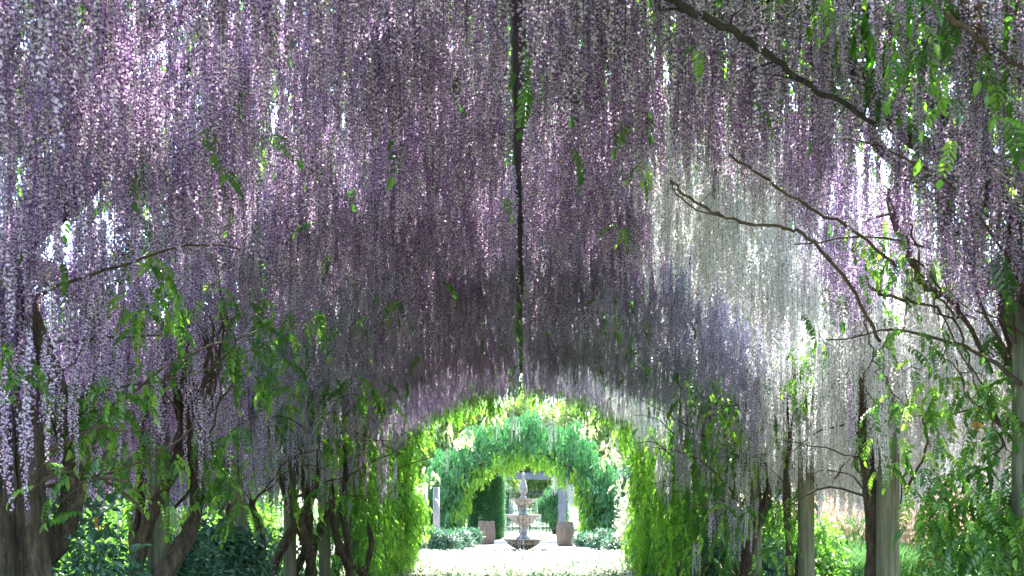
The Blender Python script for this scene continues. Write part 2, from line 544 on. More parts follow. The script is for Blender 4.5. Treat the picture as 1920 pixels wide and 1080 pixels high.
# pergola of round posts, rafters and the ridge pole
PX = 2.9
PY = [3.5 + 2.28 * i for i in range(9)]
PROF = [(0.0, 4.66), (0.6, 4.62), (1.2, 4.48), (1.8, 4.22), (2.4, 3.78), (2.9, 3.28), (3.3, 2.92), (3.7, 2.66)]
def zprof(x):
    return np.interp(np.abs(x), [p[0] for p in PROF], [p[1] for p in PROF])
perg = thing('garden_pergola', 'long arched timber pergola with round posts and dark ridge pole under the wisteria', 'pergola', (0, 3.5, 0))
def rel(p, o):
    return tuple(Vector(p) - o.location)
for sgn in (-1, 1):
    for y in PY:
        mb = MB()
        r = random.uniform(.080, .092)
        lean = random.uniform(-.01, .01)
        mb.tube([(0, 0, -.1), (lean, 0, .8), (lean * 2, 0.005, 1.7), (lean * 3, 0, 3.02)], [r * 1.04, r, r * .98, r * .95], 16, lump=.012, seed=int(y * 10))
        o = mb.obj('post', M_post, perg, smooth=True)
        o.location = rel((sgn * PX, y, 0), perg)
    mb = MB()
    for k in range(len(PY) - 1):
        a, b = PY[k], PY[k + 1]
        mb.box((sgn * PX, (a + b) / 2, 3.1), (.09, b - a + .1 - .004 * k, .14 - .003 * (k % 2)))
    o = mb.obj('side_rail', M_beam, perg)
    o.location = (-0.0, -3.5, 0)
for k, y in enumerate(PY):
    mb = MB()
    for sgn in (-1, 1):
        pts = [(sgn * max(.04, p[0]), 0, p[1] + .05) for p in PROF[:6]]
        mb.tube(pts, .03, 6)
    o = mb.obj('rafter', M_beam, perg)
    o.location = rel((0, y, 0), perg)
mb = MB()
pts = [(-.03 + .004 * math.sin(y * 1.3), y, 4.62 + .01 * math.sin(y * .9)) for y in np.linspace(3.0, 22.4, 40)]
mb.tube([rel(p, perg) for p in pts], .05, 8)
mb.obj('ridge_pole', M_beam, perg)
for y in np.arange(4.6, 22, 1.14):       # short straps round the ridge pole
    mb = MB()
    mb.tube([(-.13, 0, 0), (-.04, 0, -.042), (.04, .01, -.045), (.14, 0, 0)], .007, 5)
    o = mb.obj('wire_tie', M_dark, perg)
    o.location = rel((-.03, float(y), 4.62), perg)

# ------------------------------------------------------------------ WISTERIA VINES
vines = []
def species_of(x, y):
    n = random.gauss(0, .17) + 0.25 * math.sin(y * 3.1 + x * 2.3) + 0.15 * math.sin(y * 7.7 - x * 5.1)
    if 6.35 + n < y < 9.3 and .95 + n * .6 + max(0, (y - 8.0)) * .1 < x < 1.95 + n * .5:
        return 'white'
    if 7.5 + n < y < 12.2 + n and x > 1.7 + .9 * n + max(0, y - 7.8) * .36:
        return 'white'
    if 6.2 < y < 12.8 and x > 2.45:
        return 'white'
    if y > 18 + n and x > 1.5 + n:
        return 'white'
    if y > 9.5 and (x > .2 + n * 2 or x < -3.0 or x < -1.6 + n * 3 and 9.5 < y < 13.5):
        return 'lilac'
    return 'purple'

labs = {}
Lw = ['spreading over the top left corner of the photo', 'round the stout trunks at the far left edge of the photo', 'on the leaning forked trunk, second from the left edge',
      'on the third post of the left row, dark shrub at its foot', 'on the fourth post of the left row', 'on the fifth post of the left row, beside slim grey posts',
      'on the sixth post of the left row, orange dead leaf on it', 'on the left post with pale racemes over green leaves', 'at the far left end, bright green leaf curtain to the ground']
Rw = ['above the top right corner, tangle of tan stems', 'on the thick trunk at the right edge of the photo', 'around the dark post between bright grass and shrub leaves',
      'on the forked trunk beside the smooth pale green post', 'on the third trunk from the right, bushy green leaves', 'on the fourth trunk from the right behind leaf sprays',
      'right of the opening, sixth in the right row', 'right row, near the lit leaves of the opening', 'at the far right end, leaf curtain edging the bright opening']
for sgn, ws in ((-1, Lw), (1, Rw)):
    for k, y in enumerate(PY):
        white = sgn > 0 and k in (2, 3, 8)
        kind = 'white' if white else ('lilac' if (sgn > 0 and k >= 4) or (sgn < 0 and k in (7,)) else 'purple')
        word = {'white': 'white', 'lilac': 'pale lilac', 'purple': 'purple'}[kind]
        v = thing('wisteria_vine', '%s wisteria %s' % (word, ws[k]), 'wisteria', (sgn * PX, y, 0), 'wisteria vines trained over the pergola')
        vines.append(dict(o=v, s=sgn, y=y, k=k, kind=kind, x=sgn * PX))

def owner(x, y, sp):
    best, bd = None, 1e9
    for v in vines:
        if (x >= 0) != (v['s'] > 0):
            continue
        d = abs(v['y'] - y)
        if sp == 'white' and v['kind'] != 'white':
            d += 3.5
        if sp != 'white' and v['kind'] == 'white':
            d += 1.6
        if d < bd:
            bd, best = d, v
    return best

# trunks: strands wound about the post, then limbs over the roof
def vine_wood(v):
    s, y0, k = v['s'], v['y'], v['k']
    rs = random.Random(900 + k * 7 + (50 if s > 0 else 0))
    o = v['o']
    big = 1.0 if k > 2 else 1.15
    ns = 3 if s < 0 else 2
    if k == 1:
        ns = 4 if s < 0 else 3
    if s > 0 and k == 2:
        ns = 1
    for j in range(ns):
        mb = MB()
        ph = rs.uniform(0, 6.28) if not (s > 0) else rs.uniform(2.2, 4.0)
        if s > 0 and k == 2:
            ph = 1.5
        wind = rs.choice((-1, 1)) * rs.uniform(.9, 2.4)
        if s > 0 and k in (2, 3):
            wind *= .3
        r0 = rs.uniform(.035, .062) * big * (1.35 if k == 1 else 1)
        off = rs.uniform(.13, .26)
        pts, rad = [], []
        for t in np.linspace(0, 1, 26):
            z = t * 3.1
            a = ph + wind * t * 2.6 + .25 * math.sin(t * 9 + j)
            rr = (off + (.25 * (1 - t) ** 3)) * (1 + .25 * math.sin(t * 7 + ph))
            pts.append((rr * math.cos(a), rr * math.sin(a) * .9, z - .05))
            rad.append(r0 * (1.25 - .55 * t) * (1 + .16 * math.sin(t * 17 + j) * math.sin(t * 41 + 2 * j)))
        mb.tube(pts, rad, 22, lump=.045, seed=j + k, ridge=.2)
        # limb over the roof
        q = Vector(pts[-1])
        dy = rs.uniform(-1.3, 1.3)
        lp, lr = [tuple(q)], [rad[-1]]
        xe = rs.uniform(.15, 1.6)
        for t in np.linspace(.12, 1, 12):
            ax_ = (PX) * (1 - t) + xe * t
            z = float(zprof(ax_)) - .04 - .10 * math.sin(t * 5 + j)
            lp.append((s * ax_ - s * PX + .05 * math.sin(t * 14), dy * t + .09 * math.sin(t * 11 + ph), z))
            lr.append(rad[-1] * (1 - .72 * t))
        mb.tube(lp, lr, 10, lump=.06, seed=j, ridge=.15)
        mb.obj('trunk', M_bark, o, smooth=True)
    # thinner twining stems
    mb = MB()
    for j in range(3 if k == 0 else 14 if k <= 5 else 6):
        z0 = rs.uniform(1.6, 2.9)
        a = rs.uniform(0, 6.28)
        p = Vector((.15 * math.cos(a), .15 * math.sin(a), z0))
        d = Vector((-s * rs.uniform(-.3, .8), rs.uniform(-1, 1), rs.uniform(.2, 1.1))).normalized()
        pts, L = [p.copy()], rs.uniform(.8, 1.9)
        for t in range(12):
            d = (d + Vector((rs.uniform(-.35, .35), rs.uniform(-.35, .35), rs.uniform(-.33, .25)))).normalized()
            p = p + d * L / 12
            pts.append(p.copy())
        r0 = rs.uniform(.006, .016)
        mb.tube(pts, [r0 * (1 - .7 * i / 12) for i in range(13)], 5)
    mb.obj('twining_stems', M_twig, o, smooth=True)['kind'] = 'stuff'
for v in vines:
    vine_wood(v)

def stem_between(v, pts, r0, r1, mat=M_twig, name='branch', wob=.02, seed=1):
    """a branch through world points"""
    rs = random.Random(seed)
    P = [Vector(p) for p in pts]
    out = []
    for i in range(len(P) - 1):
        p0, p1, p2, p3 = P[max(0, i - 1)], P[i], P[i + 1], P[min(len(P) - 1, i + 2)]
        for t in np.linspace(0, 1, 7)[:-1]:
            t = float(t)
            q = .5 * ((2 * p1) + (-p0 + p2) * t + (2 * p0 - 5 * p1 + 4 * p2 - p3) * t * t + (-p0 + 3 * p1 - 3 * p2 + p3) * t ** 3)
            out.append(q + Vector([rs.uniform(-wob, wob) * .5 for _ in range(3)]))
    out.append(P[-1])
    mb = MB()
    n = len(out)
    mb.tube([q - v['o'].location for q in out], [r0 + (r1 - r0) * i / (n - 1) for i in range(n)], 6, lump=.08, seed=seed)
    for i in range(3, n - 2, 4):          # side twigs
        if rs.random() < .35:
            continue
        q = out[i] - v['o'].location
        d = Vector((rs.uniform(-1, 1), rs.uniform(-.5, .5), rs.uniform(-1, .6))).normalized()
        L = rs.uniform(.06, .28)
        rr = (r0 + (r1 - r0) * i / n) * .45
        mb.tube([q, q + d * L * .5 + Vector((0, 0, rs.uniform(-.02, .02))), q + d * L + Vector((rs.uniform(-.05, .05), 0, -.03))], [rr, rr * .8, rr * .3], 4)
    return mb.obj(name, mat, v['o'], smooth=True)
def V(side, k):
    return vines[k + (9 if side > 0 else 0)]
# the long dark limb at the upper right, and the bare curved shoots below it
stem_between(V(1, 0), [at(1225, -30, 4.75), at(1290, 18, 4.8), at(1380, 62, 4.85), at(1440, 105, 4.9), at(1520, 160, 4.95), at(1640, 232, 5.05)], .021, .011, M_limb, seed=3)
stem_between(V(1, 2), [at(1258, 338, 5.6), at(1300, 378, 5.6), at(1372, 412, 5.65), at(1460, 424, 5.7), at(1515, 445, 5.75), at(1590, 530, 5.9), at(1650, 640, 6.1)], .007, .011, seed=4)
stem_between(V(1, 2), [at(1255, 345, 5.62), at(1295, 385, 5.63), at(1385, 415, 5.65)], .004, .005, seed=5)
stem_between(V(1, 2), [at(1365, 290, 5.6), at(1440, 340, 5.65), at(1520, 392, 5.7), at(1592, 428, 5.8), at(1680, 500, 5.9)], .007, .010, seed=6)
stem_between(V(-1, 1), [at(-20, 262, 5.0), at(40, 256, 5.0), at(80, 236, 5.05), at(100, 205, 5.1)], .008, .003, seed=7)
stem_between(V(-1, 2), [at(575, 243, 6.8), at(620, 238, 6.8)], .006, .003, seed=8)
# tangle by the right hand trunk
for i, (uvs, Y, r) in enumerate([
        ([(1660, 350), (1700, 470), (1740, 540), (1800, 580), (1860, 700)], 6.0, .028),
        ([(1640, 540), (1690, 560), (1760, 585), (1830, 600)], 6.1, .014),
        ([(1622, 590), (1635, 660), (1660, 720), (1700, 760)], 6.2, .007),
        ([(1700, 560), (1690, 620), (1650, 650), (1620, 720), (1680, 780)], 6.2, .006),
        ([(1745, 520), (1790, 600), (1830, 700), (1880, 800)], 5.9, .010),
        ([(1700, 420), (1735, 520), (1790, 640), (1850, 760), (1900, 850)], 5.9, .008),
        ([(1810, 960), (1850, 900), (1880, 820), (1915, 740)], 5.9, .016),
        ([(1560, 900), (1610, 850), (1660, 815)], 8.2, .008),
        ([(1660, 640), (1700, 690), (1760, 660), (1790, 620)], 6.3, .006),
        ([(1780, 560), (1770, 640), (1800, 700), (1860, 690)], 6.0, .006),
        ([(1880, 330), (1920, 360), (1960, 400)], 5.4, .012),
        ([(1840, 320), (1852, 400), (1880, 460), (1910, 540)], 5.5, .010)]):
    stem_between(V(1, 1), [at(a, b, Y + .05 * j) for j, (a, b) in enumerate(uvs)], r * .8, r * .45, seed=30 + i, wob=.05)
rs0 = random.Random(77)
for i in range(26):       # tan stems crossing the top right corner
    u0, v0 = rs0.uniform(1740, 1800), rs0.uniform(-40, 60)
    v1 = v0 + rs0.uniform(-30, 150)
    Y = rs0.uniform(4.1, 4.9)
    stem_between(V(1, 0), [at(u0, v0, Y), at(u0 + 70, (v0 * .6 + v1 * .4) + rs0.uniform(-15, 20), Y), at(u0 + 150, v1, Y + .1), at(u0 + 260, v1 + rs0.uniform(10, 90), Y + .2)], rs0.choice((.005, .006, .009, .014)), .004, rs0.choice((M_tan, M_twig, M_bark)), seed=60 + i)
for i in range(16):       # finer tangle at the second left trunk
    u0, v0, Y = rs0.uniform(340, 390), rs0.uniform(700, 900), rs0.uniform(7.7, 8.2)
    stem_between(V(-1, 2), [at(u0, v0, Y), at(u0 + rs0.uniform(-15, 25), v0 - 60, Y), at(u0 + rs0.uniform(-20, 60), v0 - 130, Y), at(u0 + rs0.uniform(-60, 90), v0 - 210, Y + .1)], rs0.choice((.008, .014, .02)), .005, seed=90 + i)
for uvs in ([(80, 900), (110, 885), (125, 875)], [(150, 905), (190, 898), (240, 905)], [(95, 845), (140, 820), (190, 800), (240, 810)]):
    stem_between(V(-1, 1), [at(a, b, 5.6) for a, b in uvs], .013, .008, seed=len(uvs))

# ---- racemes
def gen_racemes():
    P = []
    def arc(n, x0, x1, y0, y1):
        x = rng.uniform(x0, x1, n); y = rng.uniform(y0, y1, n)
        return x, y
    dens = 225
    n = int(dens * 2 * 3.95 * (23.2 - 3.3))
    x = rng.uniform(-3.85, 3.85, n)
    y = rng.uniform(3.3, 23.2, n)
    keep = np.abs(x + .03) > .056 + 0.008 * np.sin(y * 5)
    # thinner strips, so that the mass reads as successive curtains
    gap = (np.exp(-((y - 12.6 - .5 * np.abs(x)) / .85) ** 2) + np.exp(-((y - 16.6 - .4 * np.abs(x)) / .6) ** 2)) * .93
    keep &= rng.uniform(0, 1, n) > gap
    ph = ((y + .12 * np.abs(x) + .25 * np.sin(x * 2.2) - PY[0]) / 2.28) % 1.0        # bunched along the hoops
    tier = np.exp(-((ph - .5) / .17) ** 2) * np.clip((y - 6.0) / 3, 0, 1)
    keep &= rng.uniform(0, 1, n) > .78 * tier
    clump = .5 + .5 * np.sin(x * 6.1 + 1.3 * np.sin(y * 2.3)) * np.sin(y * 3.7 + 1.1 * np.sin(x * 4.1))
    keep &= rng.uniform(0, 1, n) > .38 * (1 - clump)
    keep &= ~((x > .5) & (y < 4.8) & (x < 1.3))
    ed = np.clip((y - 20.5) / 3.0, 0, 1)
    keep &= rng.uniform(0, 1, n) > ed * .85
    keep &= ~((np.abs(x) > 2.2) & (y > 15) & (rng.uniform(0, 1, n) < .5))
    x, y, clump, ph = x[keep], y[keep], clump[keep], ph[keep]
    n = len(x)
    ax = np.abs(x)
    z = zprof(x) - rng.uniform(.0, .22, n)
    L = (.52 + .26 * clump + rng.uniform(-.12, .16, n)) * (1 + .12 * np.clip(ax - 2.2, 0, 1))
    L += .12 * np.exp(-((ph - .22) / .14) ** 2) * np.clip((y - 6.0) / 3, 0, 1)
    L += .12 * np.exp(-((y - 10.8) / .7) ** 2)
    L *= 1 - .30 * np.clip((y - 16) / 5, 0, 1) * (ax < 2.4)
    # side skirts: lower tiers hanging from the rails and stems
    n2 = 4600
    s2 = rng.choice([-1, 1], n2)
    x2 = s2 * rng.uniform(2.35, 4.0, n2)
    y2 = rng.uniform(4.6, 19, n2)
    z2 = rng.uniform(2.15, 3.15, n2)
    L2 = rng.uniform(.45, .85, n2)
    # tips by region: left near lower, right near: the vine zone is open
    k2 = np.ones(n2, bool)
    near_r = (x2 > 0) & (y2 < 7.2)
    k2 &= ~(near_r & (x2 < 2.9))
    k2 &= ~((x2 > 0) & (y2 > 7.2) & (y2 < 10.4) & (z2 - L2 < 1.85) & (x2 < 3.6))
    k2 &= ~((x2 > 0) & (y2 > 7.0) & (y2 < 12) & (x2 > 2.9) & (z2 - L2 < 1.9))
    k2 &= ~((z2 - L2 < 1.75) & (rng.uniform(0, 1, n2) < .72))
    k2 &= ~((y2 > 14) & (rng.uniform(0, 1, n2) < .55))
    x2, y2, z2, L2 = x2[k2], y2[k2], z2[k2], L2[k2]
    n3 = 700
    x3 = rng.uniform(2.5, 4.3, n3); y3 = rng.uniform(7.0, 12.2, n3); z3 = rng.uniform(2.55, 3.25, n3); L3 = rng.uniform(.5, .8, n3)
    k3 = (z3 - L3 > 1.8) | (rng.uniform(0, 1, n3) < .15)
    x2 = np.concatenate([x2, x3[k3]]); y2 = np.concatenate([y2, y3[k3]]); z2 = np.concatenate([z2, z3[k3]]); L2 = np.concatenate([L2, L3[k3]])
    # clear the sight lines to the bare stems at the right
    X = np.concatenate([x, x2]); Y = np.concatenate([y, y2]); Z = np.concatenate([z, z2]); LL = np.concatenate([L, L2])
    LL = np.where((X > .5) & (X < 2.4) & (Y < 4.95), LL * .75, LL)
    cut = (X > 1.75) & (X < 2.7) & (Y > 4.7) & (Y > 5.1) & (Y < 6.3) & (rng.uniform(0, 1, len(X)) < .12)
    return X[~cut], Y[~cut], Z[~cut], LL[~cut]
RX, RY, RZ, RL = gen_racemes()
# single racemes seen against the bright opening
extra = []
for (u, v, Y, L, c) in [(958, 765, 22.8, .75, 5), (970, 785, 22.9, .6, 3), (1036, 775, 22.8, .85, 5), (1016, 770, 22.9, .5, 4), (845, 830, 22.6, .7, 3),
                        (1150, 815, 22.8, .6, 6), (1165, 850, 22.8, .6, 5), (880, 800, 22.8, .5, 5), (925, 790, 22.9, .4, 3)]:
    for j in range(c):
        p = at(u + rs0.uniform(-8, 8), v + rs0.uniform(-6, 6), Y + rs0.uniform(-.3, .2))
        extra.append((p[0], p[1], p[2], L * rs0.uniform(.7, 1.1), 'white'))
for j in range(260):
    a = rs0.uniform(.1, 3.04)
    if math.sin(a * 13) < -.2:
        continue
    rr = 2.75 + rs0.uniform(-.1, .5)
    extra.append((.1 - math.cos(a) * rr, rs0.uniform(23.0, 24.4), 1.95 + math.sin(a) ** .75 * rr, rs0.uniform(.3, .6), 'white'))
for (u, v, Y, L, c) in [(655, 790, 17.5, .9, 4), (735, 850, 18.5, .9, 3), (708, 860, 18.5, .9, 3), (680, 880, 18.0, .8, 3), (648, 900, 16.5, .7, 5), (628, 860, 16, .8, 5),
                        (1240, 850, 18.0, .8, 5), (1340, 920, 12.5, .8, 8), (1385, 930, 12.3, .8, 9), (1310, 1010, 14, .6, 4), (1410, 930, 12, .7, 7)]:
    for j in range(c):
        p = at(u + rs0.uniform(-12, 12), v + rs0.uniform(-12, 12), Y + rs0.uniform(-.3, .3))
        extra.append((p[0], p[1], p[2], L * rs0.uniform(.7, 1.1), 'lilac'))
SP = [species_of(float(a), float(b)) for a, b in zip(RX, RY)]
RX = np.concatenate([RX, [e[0] for e in extra]]); RY = np.concatenate([RY, [e[1] for e in extra]])
RZ = np.concatenate([RZ, [e[2] for e in extra]]); RL = np.concatenate([RL, [e[3] for e in extra]])
SP += [e[4] for e in extra]
NR = len(RX)
print('racemes', NR)

# how much of each shows from the front, nearest first (to choose which ones are parts of their own)
order = np.argsort(RY)
G = np.zeros((270, 480), bool)
vis = np.zeros(NR)
for i in order:
    s = FPX / RY[i] / 4
    u = (UX / 4) + RX[i] * s
    v0 = VY / 4 - (RZ[i] - CAMZ) * s
    v1 = v0 + RL[i] * s
    hw = .036 * s
    a, b, c, d = int(u - hw), int(u + hw) + 1, int(v0), int(v1) + 1
    a, b, c, d = max(a, 0), min(b, 480), max(c, 0), min(d, 270)
    if a >= b or c >= d:
        continue
    g = G[c:d, a:b]
    vis[i] = (~g).sum()
    g |= rng.uniform(0, 1, g.shape) < .8
own = [owner(float(RX[i]), float(RY[i]), SP[i]) for i in range(NR)]
for v in vines:
    v['r'] = []
for i in range(NR):
    own[i]['r'].append(i)
ROT = np.stack([rng.normal(0, .035, NR), rng.normal(0, .035, NR), rng.uniform(0, 6.283, NR)], 1)
VI = rng.randint(0, NV, NR)
first = {k: [None] * NV for k in RAC}
rest = []
CAPS = {0: 90, 1: 210, 2: 230, 3: 170, 4: 110, 5: 60, 6: 40, 7: 25, 8: 25}
for v in vines:
    ids = sorted(v['r'], key=lambda i: -vis[i])
    cap = CAPS[v['k']]
    single = [i for i in ids[:cap] if vis[i] > 6]
    sset = set(single)
    for i in single:
        sp, vi = SP[i], int(VI[i])
        o = link('flower_raceme', RAC[sp][vi], v['o'], Vector((RX[i], RY[i], RZ[i])) - v['o'].location)
        o.rotation_euler = ROT[i]
        o.scale = (RL[i],) * 3
        if first[sp][vi] is None:
            first[sp][vi] = o
    rest.append((v, [i for i in ids if i not in sset]))
for v, ids in rest:
    for sp in ('purple', 'lilac', 'white'):
        J = [i for i in ids if SP[i] == sp]
        pr = first[sp]
        if not J:
            continue
        scatter({'purple': 'purple_blossom', 'lilac': 'lilac_blossom', 'white': 'white_blossom'}[sp], np.stack([RX[J], RY[J], RZ[J]], 1), ROT[J], RL[J], VI[J], pr, v['o'], 'stuff')

# ---- leaves seen singly
first_leaf = {k: [None] * len(LEAF[k]) for k in LEAF}
NLEAF = [0]
def put_leaf(v, p, kind, sc_, yaw=None, pitch=None):
    i = rs0.randrange(len(LEAF[kind]))
    o = link('leaf', LEAF[kind][i], v['o'], Vector(p) - v['o'].location)
    o.rotation_euler = (rs0.uniform(-.5, .5), rs0.uniform(-.1, .95) if pitch is None else pitch, rs0.uniform(0, 6.283) if yaw is None else yaw)
    o.scale = (sc_,) * 3
    NLEAF[0] += 1
    if first_leaf[kind][i] is None:
        first_leaf[kind][i] = o
# (u0, v0, u1, v1, depth, count, kind, scale, side, vine)
CLU = [  # brighter leaf kind goes where clusters are lit, light put into colour
    (100, 740, 240, 900, 6.0, 20, 'young_lit', .9, -1, 1), (330, 470, 420, 600, 7.2, 8, 'young_lit', .8, -1, 2), (540, 860, 640, 960, 12.0, 12, 'young_lit', 1.1, -1, 5),
    (400, 850, 470, 1000, 8.4, 14, 'young_lit', .9, -1, 3), (250, 820, 340, 930, 7.0, 8, 'young_lit', .8, -1, 2), (0, 880, 90, 1000, 6.6, 4, 'green', .8, -1, 1),
    (560, 720, 680, 860, 12.0, 22, 'green', 1.2, -1, 5), (1440, 760, 1490, 860, 10.2, 8, 'young_lit', .9, 1, 3),
    (375, 0, 490, 100, 5.6, 13, 'green', .8, -1, 1), (580, 270, 600, 320, 6.5, 4, 'young_lit', .7, -1, 2), (965, 140, 985, 165, 6.0, 2, 'young_lit', .7, -1, 1),
    (215, 460, 330, 610, 6.3, 20, 'young_lit', .8, -1, 2), (240, 560, 330, 640, 6.2, 8, 'green', .9, -1, 2), (5, 640, 60, 730, 4.9, 6, 'young_lit', .75, -1, 1),
    (400, 560, 520, 720, 7.6, 22, 'green', .95, -1, 2), (530, 590, 650, 640, 8.2, 8, 'green', 1.0, -1, 3), (130, 720, 235, 850, 5.9, 17, 'young_lit', 1.0, -1, 1),
    (260, 700, 300, 760, 6.0, 4, 'green', 1.0, -1, 2), (200, 840, 330, 960, 6.6, 14, 'young_lit', .85, -1, 2), (370, 800, 460, 960, 7.8, 26, 'green', 1.0, -1, 3),
    (450, 640, 560, 760, 9.0, 20, 'green', 1.05, -1, 3), (500, 760, 560, 860, 10.3, 10, 'green', 1.0, -1, 4), (600, 820, 700, 880, 12.6, 10, 'green', 1.2, -1, 4),
    (690, 700, 730, 780, 10.8, 7, 'green', 1.0, -1, 4), (1195, 300, 1225, 345, 6.2, 3, 'green', .7, 1, 2), (1160, 430, 1180, 450, 7.0, 2, 'green', .7, 1, 3),
    (1685, 0, 1790, 130, 4.3, 8, 'green', .85, 1, 0), (1770, 80, 1900, 280, 4.3, 9, 'green', .85, 1, 0), (1510, 270, 1520, 290, 5.0, 1, 'green', .6, 1, 0),
    (1600, 430, 1700, 540, 6.0, 12, 'green', .8, 1, 1), (1700, 480, 1790, 560, 6.2, 12, 'young_lit', .7, 1, 1), (1640, 620, 1780, 720, 6.0, 10, 'green', .75, 1, 1),
    (1640, 720, 1850, 900, 6.0, 34, 'green', .75, 1, 1), (1820, 720, 1920, 900, 5.9, 16, 'green', .85, 1, 1), (1700, 900, 1920, 1000, 5.7, 60, 'green', .85, 1, 1),
    (1720, 980, 1920, 1090, 5.6, 60, 'green', .9, 1, 1), (1480, 640, 1570, 780, 9.3, 34, 'green', .85, 1, 3), (1280, 720, 1450, 880, 11.6, 45, 'green', 1.2, 1, 4),
    (1290, 900, 1440, 1060, 11.8, 20, 'green', 1.2, 1, 4), (1380, 640, 1440, 720, 11.8, 10, 'green', 1.1, 1, 4), (1190, 590, 1215, 680, 10.5, 4, 'green', .9, 1, 4),
    (1450, 900, 1500, 1060, 10.3, 12, 'green', 1.0, 1, 3), (1600, 780, 1650, 860, 8.2, 10, 'green', .9, 1, 2), (1560, 800, 1600, 850, 10.5, 6, 'young_lit', .9, 1, 3),
    (1560, 390, 1640, 500, 6.6, 6, 'green', .7, 1, 2), (1100, 560, 1200, 640, 10, 5, 'green', .8, 1, 4), (660, 560, 760, 640, 9.6, 6, 'green', .8, -1, 4),
    (290, 640, 360, 760, 7.2, 6, 'green', .8, -1, 2), (60, 860, 200, 980, 5.4, 4, 'green', .8, -1, 1), (1720, 700, 1900, 780, 6.4, 14, 'young_lit', .8, 1, 1),
    (470, 20, 500, 90, 5.4, 4, 'green', .7, -1, 1), (1300, 80, 1330, 110, 5, 2, 'green', .6, 1, 0), (1540, 0, 1560, 15, 4.4, 2, 'green', .7, 1, 0),
]
for (u0, v0, u1, v1, Y, n, kind, s_, sd_, k) in CLU:
    for j in range(int(n * 1.45 + .5)):
        kk = kind if rs0.random() < .62 else ('young_lit' if kind == 'green' else 'green')
        put_leaf(V(sd_, k), at(rs0.uniform(u0, u1), rs0.uniform(v0, v1) - 15, Y + rs0.uniform(-.25, .25)), kk, s_ * rs0.uniform(.6, 1.0))
for (u, v, Y, sd_, k) in [(630, 940, 12.5, -1, 5), (182, 978, 5.4, -1, 1), (1832, 800, 5.8, 1, 1), (1740, 1060, 5.6, 1, 1), (515, 882, 10.5, -1, 3)]:
    mb = MB()
    for j in range(7):
        a = rs0.uniform(0, 6.28)
        c = Vector((rs0.uniform(-.02, .02), rs0.uniform(-.02, .02), rs0.uniform(-.03, .03)))
        d = Vector((math.cos(a), .3 * math.sin(a), rs0.uniform(-1, .4))) * .032
        e = Vector((-math.sin(a) * .014, .014, .008))
        mb.quad([c, c + d * .5 + e, c + d, c + d * .5 - e], 0, rs0.random())
    o = mb.obj('dead_leaf', M_dead, V(sd_, k)['o'])
    o.location = Vector(at(u, v, Y)) - V(sd_, k)['o'].location
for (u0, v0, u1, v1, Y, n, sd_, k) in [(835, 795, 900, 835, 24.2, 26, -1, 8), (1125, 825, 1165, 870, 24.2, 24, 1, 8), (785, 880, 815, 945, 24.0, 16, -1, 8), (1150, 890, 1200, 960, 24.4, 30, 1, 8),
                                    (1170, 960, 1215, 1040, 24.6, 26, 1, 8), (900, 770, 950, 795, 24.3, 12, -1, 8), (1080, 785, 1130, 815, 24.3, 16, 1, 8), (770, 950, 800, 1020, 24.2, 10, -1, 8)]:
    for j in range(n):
        put_leaf(V(sd_, k), at(rs0.uniform(u0, u1), rs0.uniform(v0, v1) - 8, Y + rs0.uniform(-.25, .4)), 'cream', rs0.uniform(.7, 1.1))  # cream colour stands in for strong sun on these leaves
print('single leaves', NLEAF[0])

# ---- the rest of the wisteria foliage: roof, drapes along the sides and the curtain at the far end
def by_vine(pts, rots, scl, idx, protos, name='foliage'):
    pts = np.asarray(pts)
    side = pts[:, 0] > 0
    kk = np.clip(np.round((pts[:, 1] - PY[0]) / 2.28).astype(int), 0, 8)
    for s in (False, True):
        for k in range(9):
            m = (side == s) & (kk == k)
            if m.any():
                scatter(name, pts[m], rots[m], scl[m], idx[m], protos, V(1 if s else -1, k)['o'], 'stuff')
def leaf_rots(n, lo=-.1, hi=1.1):
    return np.stack([rng.uniform(-.5, .5, n), rng.uniform(lo, hi, n), rng.uniform(0, 6.283, n)], 1)
def chains(anch, lens, step=.065):
    P_, R_, S_ = [], [], []
    for (ax_, ay_, az_), L in zip(anch, lens):
        m = max(2, int(L / step))
        dx, dy = rs0.uniform(-.18, .18), rs0.uniform(-.18, .18)
        ya = rs0.uniform(0, 6.28)
        big = rs0.uniform(.8, 1.2)
        for q in range(m):
            t = q / m
            P_.append((ax_ + dx * t + .03 * math.sin(t * 9 + ya), ay_ + dy * t, max(.05, az_ - L * t)))
            R_.append((rs0.uniform(-.4, .4), rs0.uniform(.15, 1.0), ya + q * 2.2 + rs0.uniform(-.4, .4)))
            S_.append(big * (1.05 - .5 * t) * rs0.uniform(.65, 1.05))
    return np.array(P_), np.array(R_), np.array(S_)
# roof: leaf cover with gaps where the sun breaks through
n = 34000
x = rng.uniform(-3.9, 3.9, n); y = rng.uniform(3.0, 23.6, n)
hole = .5 + .5 * np.sin(x * 2.1 + 2.0 * np.sin(y * .9 + .7)) * np.sin(y * 1.7 + 1.3 * np.sin(x * 1.3))
openness = .18 + .55 * hole ** 3
openness += .12 * np.exp(-((x + 2.2) / 1.3) ** 2 - ((y - 5.5) / 1.6) ** 2)
openness += .35 * np.exp(-((y - 19.5) / 2.0) ** 2)
openness -= .5 * np.exp(-((y - 13.8) / 2.6) ** 2)
openness += .35 * ((x > .9) & (y > 5.8) & (y < 9.5)) + .6 * ((x > 2.2) & (y > 6.5) & (y < 12.5))
openness -= .3 * ((x > .5) & (y < 6.0))
openness += .12 * ((x < .5) & (y < 9))
openness += .6 * ((x < -2.9) & (y > 4) & (y < 14))
openness += .5 * ((x < -2.7) & (y > 4) & (y < 11)) + .3 * np.exp(-((x + 1.5) / .8) ** 2 - ((y - 5.6) / .9) ** 2)
k_ = rng.uniform(0, 1, n) > np.clip(openness, 0.02, .9)
x, y = x[k_], y[k_]
n = len(x)
